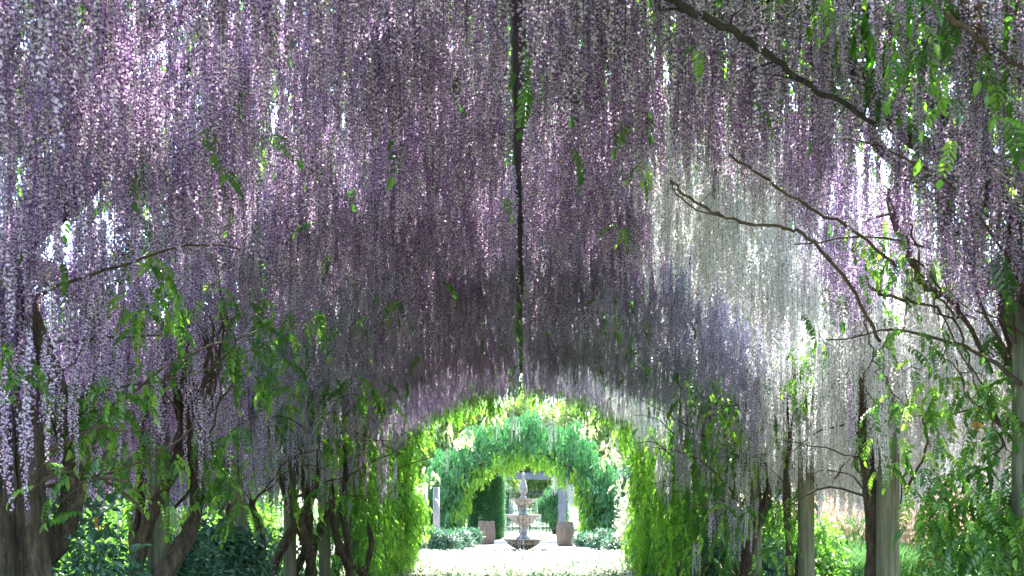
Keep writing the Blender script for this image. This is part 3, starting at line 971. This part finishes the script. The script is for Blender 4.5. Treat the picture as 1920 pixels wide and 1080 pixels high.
z = zprof(x) + rng.uniform(.02, .38, n) + .22 * (np.abs(x + .03) < .3)
p = np.stack([x, y, z], 1)
yl = rng.uniform(0, 1, n) < .35
r_ = leaf_rots(n, -.3, .9); s_ = rng.uniform(.8, 1.4, n)
by_vine(p[~yl], r_[~yl], s_[~yl], rng.randint(0, 6, (~yl).sum()), first_leaf['green'], 'roof_foliage')
by_vine(p[yl], r_[yl], s_[yl], rng.randint(0, 5, yl.sum()), first_leaf['young_lit'], 'roof_foliage')
# side drapes: hanging shoots, more of them towards the far end
n = 1150
y = 11.0 + 12.4 * rng.uniform(0, 1, n) ** .7
s = rng.choice([-1, 1], n)
xx = s * (2.75 - .25 * np.clip((y - 14) / 8, 0, 1) + np.abs(rng.normal(0, .42, n)) - .1 * rng.uniform(0, 1, n))
za = rng.uniform(.9, 3.3, n)
ln = rng.uniform(.45, 1.35, n)
k_ = rng.uniform(0, 1, n) < .25 + .75 * np.clip((y - 12.0) / 5.0, 0, 1)
k_ &= ~((s < 0) & (y < 16.6) & (za - ln < 1.55) & (rng.uniform(0, 1, n) < .88))
k_ &= ~((s > 0) & (y < 12.0) & (rng.uniform(0, 1, n) < .5))
p, r_, s_ = chains(np.stack([xx, y, za], 1)[k_], ln[k_])
n = len(p)
yl = rng.uniform(0, 1, n) < np.clip((p[:, 1] - 13) / 9, .2, .8)
by_vine(p[~yl], r_[~yl], s_[~yl], rng.randint(0, 6, (~yl).sum()), first_leaf['green'])
by_vine(p[yl], r_[yl], s_[yl], rng.randint(0, 5, yl.sum()), first_leaf['young_lit'])
# sunlit sprays just past the end of the roof
n = 420
ang = np.pi * rng.uniform(.02, .98, n)
rr = 2.55 + rng.uniform(-.15, .7, n)
p = np.stack([.1 - np.cos(ang) * rr * 1.03, rng.uniform(23.7, 24.6, n), 1.9 + np.sin(ang) ** .75 * (rr - .15)], 1)
lump = np.sin(ang * 17) + np.sin(ang * 7 + 2)
k_ = (rng.uniform(0, 1, n) < .5 + .4 * lump)
p = p[k_]; n = len(p)
by_vine(p, leaf_rots(n, .2, 1.4), rng.uniform(.7, 1.1, n), rng.randint(0, 5, n), first_leaf['young_lit'])
# ragged curtain of shoots round the far opening
n = 330
ang = np.pi * rng.uniform(.03, .97, n)
out = np.abs(rng.normal(0, .35, n))
cx = .1 - np.cos(ang) * (2.62 + out)
cz = 2.0 + 2.42 * np.abs(np.sin(ang)) ** .7 + np.sin(ang) * out * .6
a1 = np.stack([cx, rng.uniform(21.4, 23.6, n), cz], 1)
l1 = rng.uniform(.12, .8, n) * (1 + .6 * np.sin(ang * 11) * np.sin(ang * 5 + 1))
n = 380
sg = rng.choice([-1, 1], n)
za = rng.uniform(.5, 3.2, n)
za = np.where(np.sin(za * 5.2 + 1.7 * sg) < -.35, za + .5, za)
a2 = np.stack([.13 + sg * (2.66 + .26 * np.sin(za * 3.3 + sg) + .08 * np.sin(za * 9) + np.abs(rng.normal(0, .38, n)) - .10 * rng.uniform(0, 1, n)), rng.uniform(21.2, 23.8, n), za], 1)
l2 = rng.uniform(.4, 1.3, n)
p, r_, s_ = chains(np.concatenate([a1, a2]), np.concatenate([l1, l2]))
n = len(p)
yl = rng.uniform(0, 1, n) < .7
by_vine(p[~yl], r_[~yl], s_[~yl], rng.randint(0, 6, (~yl).sum()), first_leaf['green'])
by_vine(p[yl], r_[yl], s_[yl], rng.randint(0, 5, yl.sum()), first_leaf['young_lit'])
# sparse leaves among the flowers
n = 1100
x = rng.uniform(-3.3, 3.3, n); y = rng.uniform(5, 22, n)
p = np.stack([x, y, zprof(x) - rng.uniform(.1, .75, n)], 1)
k_ = rng.uniform(0, 1, n) < .25 + .5 * (np.abs(x) > 2.2)
p = p[k_]; n = len(p)
by_vine(p, leaf_rots(n), rng.uniform(.6, 1.1, n), rng.randint(0, 6, n), first_leaf['green'])

# ------------------------------------------------------------------ shrubs, trees, grass
proto = {}
def ensure(kind, parent, p):
    """first clump meshes stand as real pieces of the first plant that uses them"""
    if kind not in proto:
        proto[kind] = []
        for m in CL[kind]:
            o = link('blossom' if kind == 'rose' else 'leaf_clump', m, parent, Vector(p) - parent.location)
            o['kind'] = 'stuff'
            proto[kind].append(o)
    return proto[kind]
def blob(center, rad, n, lumps=7, seed=0, shell=.55):
    """points through an uneven crown"""
    r = np.random.RandomState(seed)
    c = np.array(center); rad = np.array(rad)
    L = r.normal(0, 1, (lumps, 3)); L /= np.linalg.norm(L, axis=1)[:, None]
    L = L * r.uniform(.25, .62, (lumps, 1))
    k = r.randint(0, lumps, n)
    d = r.normal(0, 1, (n, 3)); d /= np.linalg.norm(d, axis=1)[:, None]
    q = L[k] + d * (r.uniform(shell, 1, (n, 1)) ** .5) * r.uniform(.35, .5, (lumps, 1))[k]
    return c + q * rad
def shrub(label, loc, rad, n, kind='shrub', name='garden_shrub', cat='shrub', sc_=1.0, seed=0, group=None, rose=0, lumps=7, stems=True):
    o = thing(name, label, cat, (loc[0], loc[1], 0), group)
    cz = loc[2]
    p = blob((loc[0], loc[1], cz), rad, n, lumps, seed)
    p[:, 2] = np.maximum(p[:, 2], .03)
    pr = ensure(kind, o, (loc[0], loc[1], cz))
    scatter('crown', p, np.stack([rng.uniform(-.6, .6, n), rng.uniform(-.6, .6, n), rng.uniform(0, 6.28, n)], 1), rng.uniform(.7, 1.25, n) * sc_, rng.randint(0, 4, n), pr, o, 'stuff')
    if rose:
        q = blob((loc[0], loc[1], cz), np.array(rad) * 1.05, rose, lumps, seed)
        pr = ensure('rose', o, tuple(q[0]))
        scatter('blossoms', q, np.zeros((rose, 3)), rng.uniform(.8, 1.5, rose) * sc_, rng.randint(0, 3, rose), pr, o, 'stuff')
    if stems:
        mb = MB()
        rs = random.Random(seed)
        H = cz + rad[2] * .2
        base = max(.015, rad[2] * .04)
        nst = 1 if name.endswith('tree') else 5
        for j in range(nst):
            a = rs.uniform(0, 6.28)
            tr = H * (.75 if nst == 1 else .9)
            pts = [(0.03 * j, 0, -.05), (.15 * rad[0] * math.cos(a), .15 * rad[1] * math.sin(a), tr * .5), (.3 * rad[0] * math.cos(a) * (nst > 1), .3 * rad[1] * math.sin(a) * (nst > 1), tr)]
            mb.tube(pts, [base * 1.3, base, base * .6], 7, lump=.08, seed=j)
            if nst == 1:
                for b in range(6):
                    a = b * 1.05 + rs.uniform(-.3, .3)
                    q0 = Vector(pts[2]) * rs.uniform(.65, 1)
                    mb.tube([q0, q0 + Vector((math.cos(a) * rad[0] * .3, math.sin(a) * rad[1] * .3, rad[2] * .3)), q0 + Vector((math.cos(a) * rad[0] * .6, math.sin(a) * rad[1] * .6, rad[2] * .5))], [base * .5, base * .35, base * .12], 5)
        mb.obj('trunk' if nst == 1 else 'stem', M_bark, o, smooth=True)
    return o
SHG = 'leafy shrubs at the feet of the vines'
a_ = at(150, 1000, 6.2)
shrub('green leafy shrub between the two leftmost trunks', (a_[0], 6.4, .95), (.48, .5, .85), 130, 'shrub', sc_=.9, seed=1, group=SHG)
shrub('dark blue-green shrub at the foot of the leaning left trunk', (-2.85, 8.7, .85), (.5, .45, .75), 190, 'dark', sc_=.9, seed=2, group=SHG)
shrub('dense blue-green shrub right of the leaning left trunk', (-3.05, 10.0, 1.0), (.55, .6, .85), 260, 'dark', sc_=.9, seed=3, group=SHG)
shrub('low shrub behind the third left trunk', (-3.3, 13.6, .6), (.7, .7, .75), 140, 'shrub', seed=4, group=SHG)
shrub('low shrub beside the green posts right of the opening', (3.1, 13.0, .6), (.6, .7, .7), 150, 'shrub', seed=5, group=SHG)
shrub('pale leafy shrub behind the fork of the right trunk', (3.0, 14.9, .9), (.5, .5, .9), 120, 'shrub', seed=6, group=SHG)
# large trees and hedges that close the garden on both sides
TG = 'broad trees beyond the pergola sides'  # tree row added to block horizon light, heights set to let some in
tl = [(-11, 6, 2.6, 3.0, 3.4, 2.6), (-11.5, 14, 2.6, 3.0, 3.6, 2.6), (-10.5, 21.5, 3.0, 2.8, 3.6, 3.4), (-11, 29, 4.0, 3.5, 4, 4.0), (-12, 38, 4, 3.5, 4, 4),
      (10.8, 5, 2.4, 3.0, 3.4, 2.3), (11.5, 13, 2.4, 2.8, 3.4, 2.3), (13.5, 20.5, 3.2, 2.8, 3.6, 3.4), (12.5, 31, 4.0, 3.5, 4, 4.0), (12, 38, 4, 3.5, 4, 4)]
tn = ['nearest', 'second', 'third', 'fourth', 'farthest']
for i, (x, y, z, a, b, c) in enumerate(tl):
    shrub('%s bushy green tree in the row behind the %s side of the wisteria tunnel' % (tn[i % 5], 'left' if x < 0 else 'right'), (x, y, z), (a * 1.3, b * 1.25, c * 1.15), 850, 'tree', 'bushy_tree', 'tree', 1.25, 20 + i, TG, lumps=10)
HG = 'low hedges behind the posts'
for i, (x, y) in enumerate([(-5.6, 8.5), (-5.7, 12.5), (-5.6, 16.5), (-5.8, 20.5), (7.6, 13.0), (4.5, 17.5), (4.9, 21.5)]):
    side = 'left' if x < 0 else 'right'
    shrub('%s low green bush seen between the %s posts' % (['first', 'second', 'third', 'fourth', 'first', 'second', 'third'][i], side), (x, y, .75), (1.3, 2.3, 1.15), 420, 'tree', 'garden_bush', 'bush', .7, 40 + i, HG, lumps=9)

# ornamental grass with plumes, seen between the two right posts
def grass_clump(label, x, y, h, n, plume, seed):
    o = thing('ornamental_grass', label, 'grass clump', (x, y, 0), 'ornamental grasses in the right hand bed')
    rs = random.Random(seed)
    mb, mp = MB(), MB()
    for j in range(n):
        a = rs.uniform(0, 6.28); r = rs.uniform(0, .5); l = h * rs.uniform(.6, 1.0)
        b = Vector((r * math.cos(a), r * math.sin(a), 0))
        o2 = Vector((math.cos(a), math.sin(a), 0)) * rs.uniform(.1, .55) * h
        s = Vector((-math.sin(a), math.cos(a), 0)) * .008
        p0, p1, p2 = b, b + o2 * .35 + Vector((0, 0, l * .7)), b + o2 + Vector((0, 0, l * (.95 - .3 * rs.random())))
        t_ = rs.random()
        mb.quad([p0 - s, p0 + s, p1 + s, p1 - s], 0, t_)
        mb.quad([p1 - s, p1 + s, p2], 0, t_)
        if rs.random() < plume:
            d = (p2 - p1).normalized()
            for q in range(9):
                c = p2 + d * (q * .03) + Vector((rs.uniform(-.02, .02), rs.uniform(-.02, .02), .05))
                e = Vector((rs.uniform(-.03, .03), rs.uniform(-.03, .03), .03))
                mp.quad([c, c + e, c + e * 1.3 + Vector((.02, .012, .03)), c + Vector((.02, .015, 0))], 0, rs.random())
    mb.obj('blades', M_grass, o)
    if mp.v:
        mp.obj('plumes', M_plume, o)
    return o
k = 0
for (x, y, h, pl, lb) in [(5.7, 18.2, 1.15, .0, 'low green grass clump nearest the pale post'), (6.3, 18.6, 1.2, .0, 'low green grass clump between the two right posts'),
                          (6.7, 20.6, 2.0, .95, 'tall grass clump with pinkish tan plumes, left one'), (7.5, 21.2, 2.2, .95, 'tall grass clump with pinkish tan plumes, middle one'),
                          (8.3, 22.4, 2.1, .95, 'tall grass clump with pinkish tan plumes, right one'),
                          (6.9, 19.0, 1.2, .0, 'low green grass clump beside the dark right post'), (6.4, 19.7, 1.3, 0, 'green grass clump in front of the tan plumes')]:
    grass_clump(lb, x, y, h, 700, pl, k)
    k += 1

# ------------------------------------------------------------------ beyond the tunnel
# sheet of pale leaves and fallen petals in front of the fountain
n = 4000
x = rng.uniform(-4.4, 4.4, n); y = rng.uniform(21.0, 33.0, n)
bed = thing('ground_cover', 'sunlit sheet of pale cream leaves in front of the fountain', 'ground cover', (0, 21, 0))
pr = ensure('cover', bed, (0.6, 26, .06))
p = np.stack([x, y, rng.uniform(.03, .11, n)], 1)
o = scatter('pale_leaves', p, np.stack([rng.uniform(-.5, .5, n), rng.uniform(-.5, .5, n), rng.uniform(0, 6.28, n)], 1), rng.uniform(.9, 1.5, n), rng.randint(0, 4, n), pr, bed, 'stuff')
n = 2300
p = np.stack([rng.uniform(-3.6, 3.9, n), 21.2 + 8.5 * rng.uniform(0, 1, n) ** 1.9, rng.uniform(.03, .1, n)], 1)
scatter('green_leaves', p, np.stack([rng.uniform(-.5, .5, n), rng.uniform(-.5, .5, n), rng.uniform(0, 6.28, n)], 1), rng.uniform(.5, .9, n), rng.randint(0, 4, n), proto['shrub'], bed, 'stuff')  # green mix denser near the tunnel, painting the shade of its end
slab('bed_soil', -4.6, 4.6, 20.6, 33.3, 0.012, M_soil, 8, 8, .01)

# fountain
ft = thing('tiered_fountain', 'three tiered stone fountain with water spilling from fluted bowls', 'fountain', (0.02, 33.0 + .5, 0))
FS = 1.06
def lath(name, prof, seg=40, **kw):
    mb = MB()
    mb.lathe([(r * FS, z * FS) for r, z in prof], seg, **kw)
    return mb.obj(name, M_stone, ft, smooth=False)
lath('basin', [(1.25, 0.0), (1.3, .03), (1.3, .16), (1.22, .18), (1.16, .16), (1.14, .06)], 48)
lath('pedestal', [(.24, 0), (.25, .06), (.17, .10), (.14, .15), (.17, .20), (.19, .22)])
lath('lower_bowl', [(.12, .19), (.22, .205), (.36, .27), (.47, .36), (.50, .42), (.60, .475), (.68, .50), (.69, .525), (.66, .535), (.60, .52), (.3, .50)], 72, flute=.035, nfl=24, gore=(1, 4))
lath('lower_stem', [(.22, .50), (.23, .56), (.16, .60), (.12, .66), (.15, .72), (.13, .80), (.10, .86), (.14, .93)])
lath('middle_bowl', [(.10, .93), (.19, .95), (.30, 1.02), (.37, 1.12), (.42, 1.18), (.52, 1.22), (.56, 1.24), (.56, 1.27), (.50, 1.265), (.25, 1.24)], 64, flute=.035, nfl=20, gore=(1, 4))
lath('upper_stem', [(.16, 1.24), (.17, 1.29), (.10, 1.33), (.09, 1.40), (.12, 1.46), (.10, 1.52)])
lath('top_bowl', [(.08, 1.52), (.14, 1.54), (.24, 1.60), (.31, 1.68), (.38, 1.735), (.44, 1.75), (.44, 1.78), (.40, 1.775), (.2, 1.75)], 56, flute=.03, nfl=18, gore=(1, 3))
lath('finial', [(.10, 1.75), (.11, 1.82), (.07, 1.86), (.07, 1.92), (.12, 1.96), (.13, 2.04), (.125, 2.14), (.09, 2.26), (.055, 2.37), (.03, 2.42), (.035, 2.45), (.055, 2.48), (.06, 2.52), (.045, 2.56), (.015, 2.585)], 24, flute=.05, nfl=8, gore=(4, 7))
mw = MB()
rsw = random.Random(5)
for (r, z1, z0, n) in ((.44, 1.74, 1.27, 34), (.56, 1.23, .53, 46), (.69, .50, .08, 50)):
    for j in range(n):
        a = rsw.uniform(0, 6.28)
        z = z1 * FS
        rr = r * FS
        end = z0 * FS
        while z > end:
            l = min(rsw.uniform(.04, .22), z - end)
            q = Vector((rr * math.cos(a), rr * math.sin(a), z))
            mw.tube([q, q + Vector((.004 * rsw.uniform(-1, 1), 0, -l * .5)), q + Vector((0, 0, -l))], [.003, rsw.uniform(.004, .008), .002], 4, cap=False)
            z -= l + rsw.uniform(.0, .08)
            rr += .004
o = mw.obj('water_streams', M_water, ft)
o['kind'] = 'stuff'
mb = MB()
mb.lathe([(0.02, .125), (1.19, .125)], 40)
mb.obj('water_surface', M_water, ft)

# oak barrels
def barrel(label, x, y):
    o = thing('oak_barrel', label, 'barrel', (x, y, 0), 'oak barrels standing on the plaza')
    H, rm, re = .98, .375, .315
    NS = 20
    m_st = MB()
    for k in range(NS):
        a0, a1 = 2 * math.pi * k / NS + .012, 2 * math.pi * (k + 1) / NS - .012
        zs = [0, .12, .3, .5, .7, .88, 1.0]
        ring = []
        for t in zs:
            r = re + (rm - re) * (1 - (2 * t - 1) ** 2)
            ring.append([(r * math.cos(a), r * math.sin(a), t * H) for a in (a0, (a0 + a1) / 2, a1)] + [((r - .03) * math.cos(a), (r - .03) * math.sin(a), t * H) for a in (a1, a0)])
        for i in range(len(zs) - 1):
            for q in range(5):
                A, B = ring[i], ring[i + 1]
                m_st.quad([A[q], A[(q + 1) % 5], B[(q + 1) % 5], B[q]])
        m_st.quad(ring[-1])
    m_st.obj('staves', M_stave, o)
    for t in (.06, .22, .36, .64, .78, .94):
        mb = MB()
        r = lambda tt: re + (rm - re) * (1 - (2 * tt - 1) ** 2)
        mb.lathe([(r(t - .022) - .01, (t - .022) * H), (r(t - .022) + .006, (t - .022) * H), (r(t + .022) + .006, (t + .022) * H), (r(t + .022) - .01, (t + .022) * H)], 32)
        mb.obj('hoop', M_hoop, o)
    mb = MB()
    mb.lathe([(.02, H * .955), (re - .02, H * .955)], 24)
    mb.obj('lid', M_stave, o)
    return o
barrel('oak barrel left of the fountain by the clipped hedge', *at(912, 1021, 42.5)[:2])
barrel('oak barrel right of the fountain', *at(1060, 1021, 41.0)[:2])

# second arch of green wisteria
AY = 46.0
ga = thing('wisteria_arch', 'broad arch of cool green wisteria foliage framing the fountain', 'wisteria', (0, AY, 0))
n = 15000
ang = np.pi * rng.uniform(-.0, 1.0, n)
rin, rout = 2.75, 4.9
rr = rin + (rout - rin) * rng.uniform(0, 1, n) ** .9 + .18 * np.sin(ang * 13) + .12 * np.sin(ang * 31)
X_ = -np.cos(ang) * rr
Z_ = 1.05 + np.sin(ang) * rr * .96 + .15 * np.sin(X_ * 3)
# legs
leg = rng.uniform(0, 1, n) < .35
sg = rng.choice([-1, 1], n)
X_ = np.where(leg, sg * (2.75 + 2.1 * rng.uniform(0, 1, n)), X_)
Z_ = np.where(leg, rng.uniform(.2, 2.6, n), Z_)
p = np.stack([X_, AY + rng.uniform(-1.1, 2.2, n), Z_], 1)
innr = np.hypot(X_, Z_ - .9) < 3.25 + .35 * rng.uniform(-1, 1, n)
innr &= ~(leg & (rng.uniform(0, 1, n) < .35))
tuft = np.sin(X_ * 2.7 + 1.5 * np.sin(Z_ * 2.1)) * np.sin(Z_ * 3.3 + 1.2 * np.sin(X_ * 1.9))
keep = rng.uniform(0, 1, n) < .72 + .28 * tuft
p[:, 1] -= .35 * tuft
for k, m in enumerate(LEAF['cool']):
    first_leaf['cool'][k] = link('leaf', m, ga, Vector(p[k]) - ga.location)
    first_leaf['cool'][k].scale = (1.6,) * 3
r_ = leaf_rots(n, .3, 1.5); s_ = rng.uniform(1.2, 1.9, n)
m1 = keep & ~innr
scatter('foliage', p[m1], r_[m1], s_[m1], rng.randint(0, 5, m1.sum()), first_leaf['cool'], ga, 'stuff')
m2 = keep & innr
scatter('rim_foliage', p[m2], r_[m2], s_[m2], rng.randint(0, 5, m2.sum()), first_leaf['young_lit'], ga, 'stuff')  # yellow-green leaf colour paints the sun along the inner rim
for s in (-1, 1):
    for yy in (45.6, 47.6):
        mb = MB()
        mb.tube([(s * 3.2, 0, -.1), (s * 3.1, .05, 1.2), (s * 2.95, 0, 2.3), (s * 2.3, 0, 3.2), (s * 1.2, .1, 3.9), (s * .05, 0, 4.1)], [.14, .11, .10, .08, .06, .05], 8, lump=.1, seed=3)
        o = mb.obj('trunk', M_bark, ga, smooth=True)
        o.location = rel((0, yy, 0), ga)
EX = []
for (u, v, Y, L, c) in [(1070, 905, 45.2, 1.3, 12), (1062, 895, 45.4, .9, 6), (1040, 890, 45.2, 1.0, 6)]:
    for j in range(c):
        EX.append((*at(u + rs0.uniform(-5, 5), v + rs0.uniform(-5, 5), Y + rs0.uniform(-.3, .3)), L * rs0.uniform(.8, 1.1)))
EX = np.array(EX)
scatter('white_blossom', EX[:, :3], np.zeros((len(EX), 3)), EX[:, 3], rng.randint(0, NV, len(EX)), first['white'], ga, 'stuff')

# clipped and loose planting round the plaza
def hedge(name, label, x0, x1, y0, y1, h, n, kind='hedge', cat='hedge', sc_=1.0, group=None):
    o = thing(name, label, cat, ((x0 + x1) / 2, (y0 + y1) / 2, 0), group)
    p = np.stack([rng.uniform(x0, x1, n), rng.uniform(y0, y1, n), rng.uniform(.05, h, n)], 1)
    f = rng.randint(0, 5, n)
    p[f == 0, 0] = x0; p[f == 1, 0] = x1; p[f == 2, 1] = y0; p[f == 3, 1] = y0; p[f == 4, 2] = h
    p += rng.normal(0, .04, p.shape)
    p[:, 2] = np.maximum(p[:, 2], .05)
    pr = ensure(kind, o, (x0, y0, .4))
    scatter('foliage', p, np.stack([rng.uniform(-.6, .6, n), rng.uniform(-.6, .6, n), rng.uniform(0, 6.28, n)], 1), rng.uniform(.8, 1.2, n) * sc_, rng.randint(0, 4, n), pr, o, 'stuff')
    return o
hedge('clipped_hedge', 'tall clipped green hedge column behind the left barrel', -2.45, -1.1, 48.5, 50, 3.1, 1500)
shrub('rounded green shrub right behind the fountain', (1.75, 57.5, 1.6), (1.2, 1.0, 1.7), 700, 'hedge', 'tall_shrub', 'shrub', 1.2, 73)
shrub('loose green shrub left behind the fountain, under the blue-grey beam', (-1.3, 57.2, 1.6), (1.0, .9, 1.7), 600, 'dark', 'tall_shrub', 'shrub', 1.2, 74)
RG = 'pale blossom bushes beside the plaza'
for i, (u, Y, r_, h, rs_, lb) in enumerate([(820, 34.5, .8, .75, 30, 'low blue-green bush at the left edge of the opening'), (850, 37, .8, .75, 30, 'second low blue-green bush left of the barrel'),
                                            (880, 40, .55, .6, 26, 'small bush touching the left barrel'), (1098, 40, .55, .5, 30, 'small bush right of the right barrel'),
                                            (1130, 37.5, .8, .7, 60, 'bush dotted with pale flowers right of the barrels'), (1165, 34.5, .7, .7, 70, 'pale flowering bush at the right edge of the opening')]):
    x = (u - UX) / FPX * Y
    shrub(lb, (x, Y, h * .55), (r_, r_ * .8, h * .62), 170, 'shrub', 'rose_bush', 'bush', 1.15, 60 + i, RG, rose=rs_)
shrub('dark green shrub mass right of the arch', (4.9, 43.0, 1.9), (1.3, 1.3, 2.0), 700, 'dark', 'tall_shrub', 'shrub', 1.4, 71)
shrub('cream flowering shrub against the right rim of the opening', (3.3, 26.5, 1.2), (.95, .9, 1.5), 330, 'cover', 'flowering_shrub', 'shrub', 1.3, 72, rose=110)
# stone columns left
for i, (u, wd, lb) in enumerate([(793, .40, 'pale stone column at the left edge of the opening'), (812, .28, 'slim pale column right of the thicker one')]):
    x = (u - UX) / FPX * 38
    o = thing('stone_column', lb, 'column', (x, 38 + i * 1.5, 0), 'pale columns left of the plaza')
    mb = MB(); mb.lathe([(wd * .5, .2), (wd * .48, 1.3), (wd * .44, 2.35)], 20); mb.obj('shaft', M_column, o, smooth=True)
    mb = MB(); mb.box((0, 0, .098), (wd * 1.4, wd * 1.4, .2)); mb.obj('base', M_column, o)
# far garden structure
fp = thing('far_pergola', 'blue-grey beamed pergola at the back of the plaza', 'pergola', (0, 55, 0))
mb = MB(); mb.box((.45, 0, 3.2), (4.6, .18, .34)); mb.obj('beam', M_bluebeam, fp)
mb = MB(); mb.box((.45, .8, 3.3), (3.8, .16, .28)); mb.obj('beam', M_bluebeam, fp)
for x in (-1.35, 2.15):
    mb = MB(); mb.box((x, .02, 1.5), (.42, .42, 3.0)); mb.obj('pillar', M_bluebeam, fp)
for k in range(9):
    mb = MB(); mb.box((-1.2 + k * .42, .4, 3.52), (.07, 1.6, .12)); mb.obj('rafter', M_bluebeam, fp)
gt = thing('trellis_screen', 'dark slatted trellis screen behind the fountain', 'trellis', (.2, 60, 0))
for k in range(17):
    mb = MB(); mb.box((-1.6 + k * .2, 0, 1.3), (.06, .04, 2.6)); mb.obj('slat', M_dark, gt)
for z in (.3, 1.3, 2.3):
    mb = MB(); mb.box((0, -.045, z), (3.5, .04, .08)); mb.obj('rail', M_dark, gt)
for i, (x, y, z, a, b, c) in enumerate([(-4.6, 68, 5.0, 4.6, 3.2, 5.8), (0.3, 74, 5.2, 4.6, 3.2, 6.2), (5.2, 68, 4.8, 4.6, 3.2, 5.6), (-9, 60, 3.5, 3.5, 3, 3.8), (9, 60, 3.5, 3.5, 3, 3.8)]):
    shrub('%s in the tree row closing the far end' % ['bushy tree left of centre', 'tall pale bushy tree in the centre', 'bushy tree right of centre', 'leftmost bushy tree', 'rightmost bushy tree'][i],
          (x, y, z), (a, b, c), 1500, 'pale' if i < 3 else 'tree', 'bushy_tree', 'tree', 1.5, 80 + i, 'trees closing the far end', lumps=10)
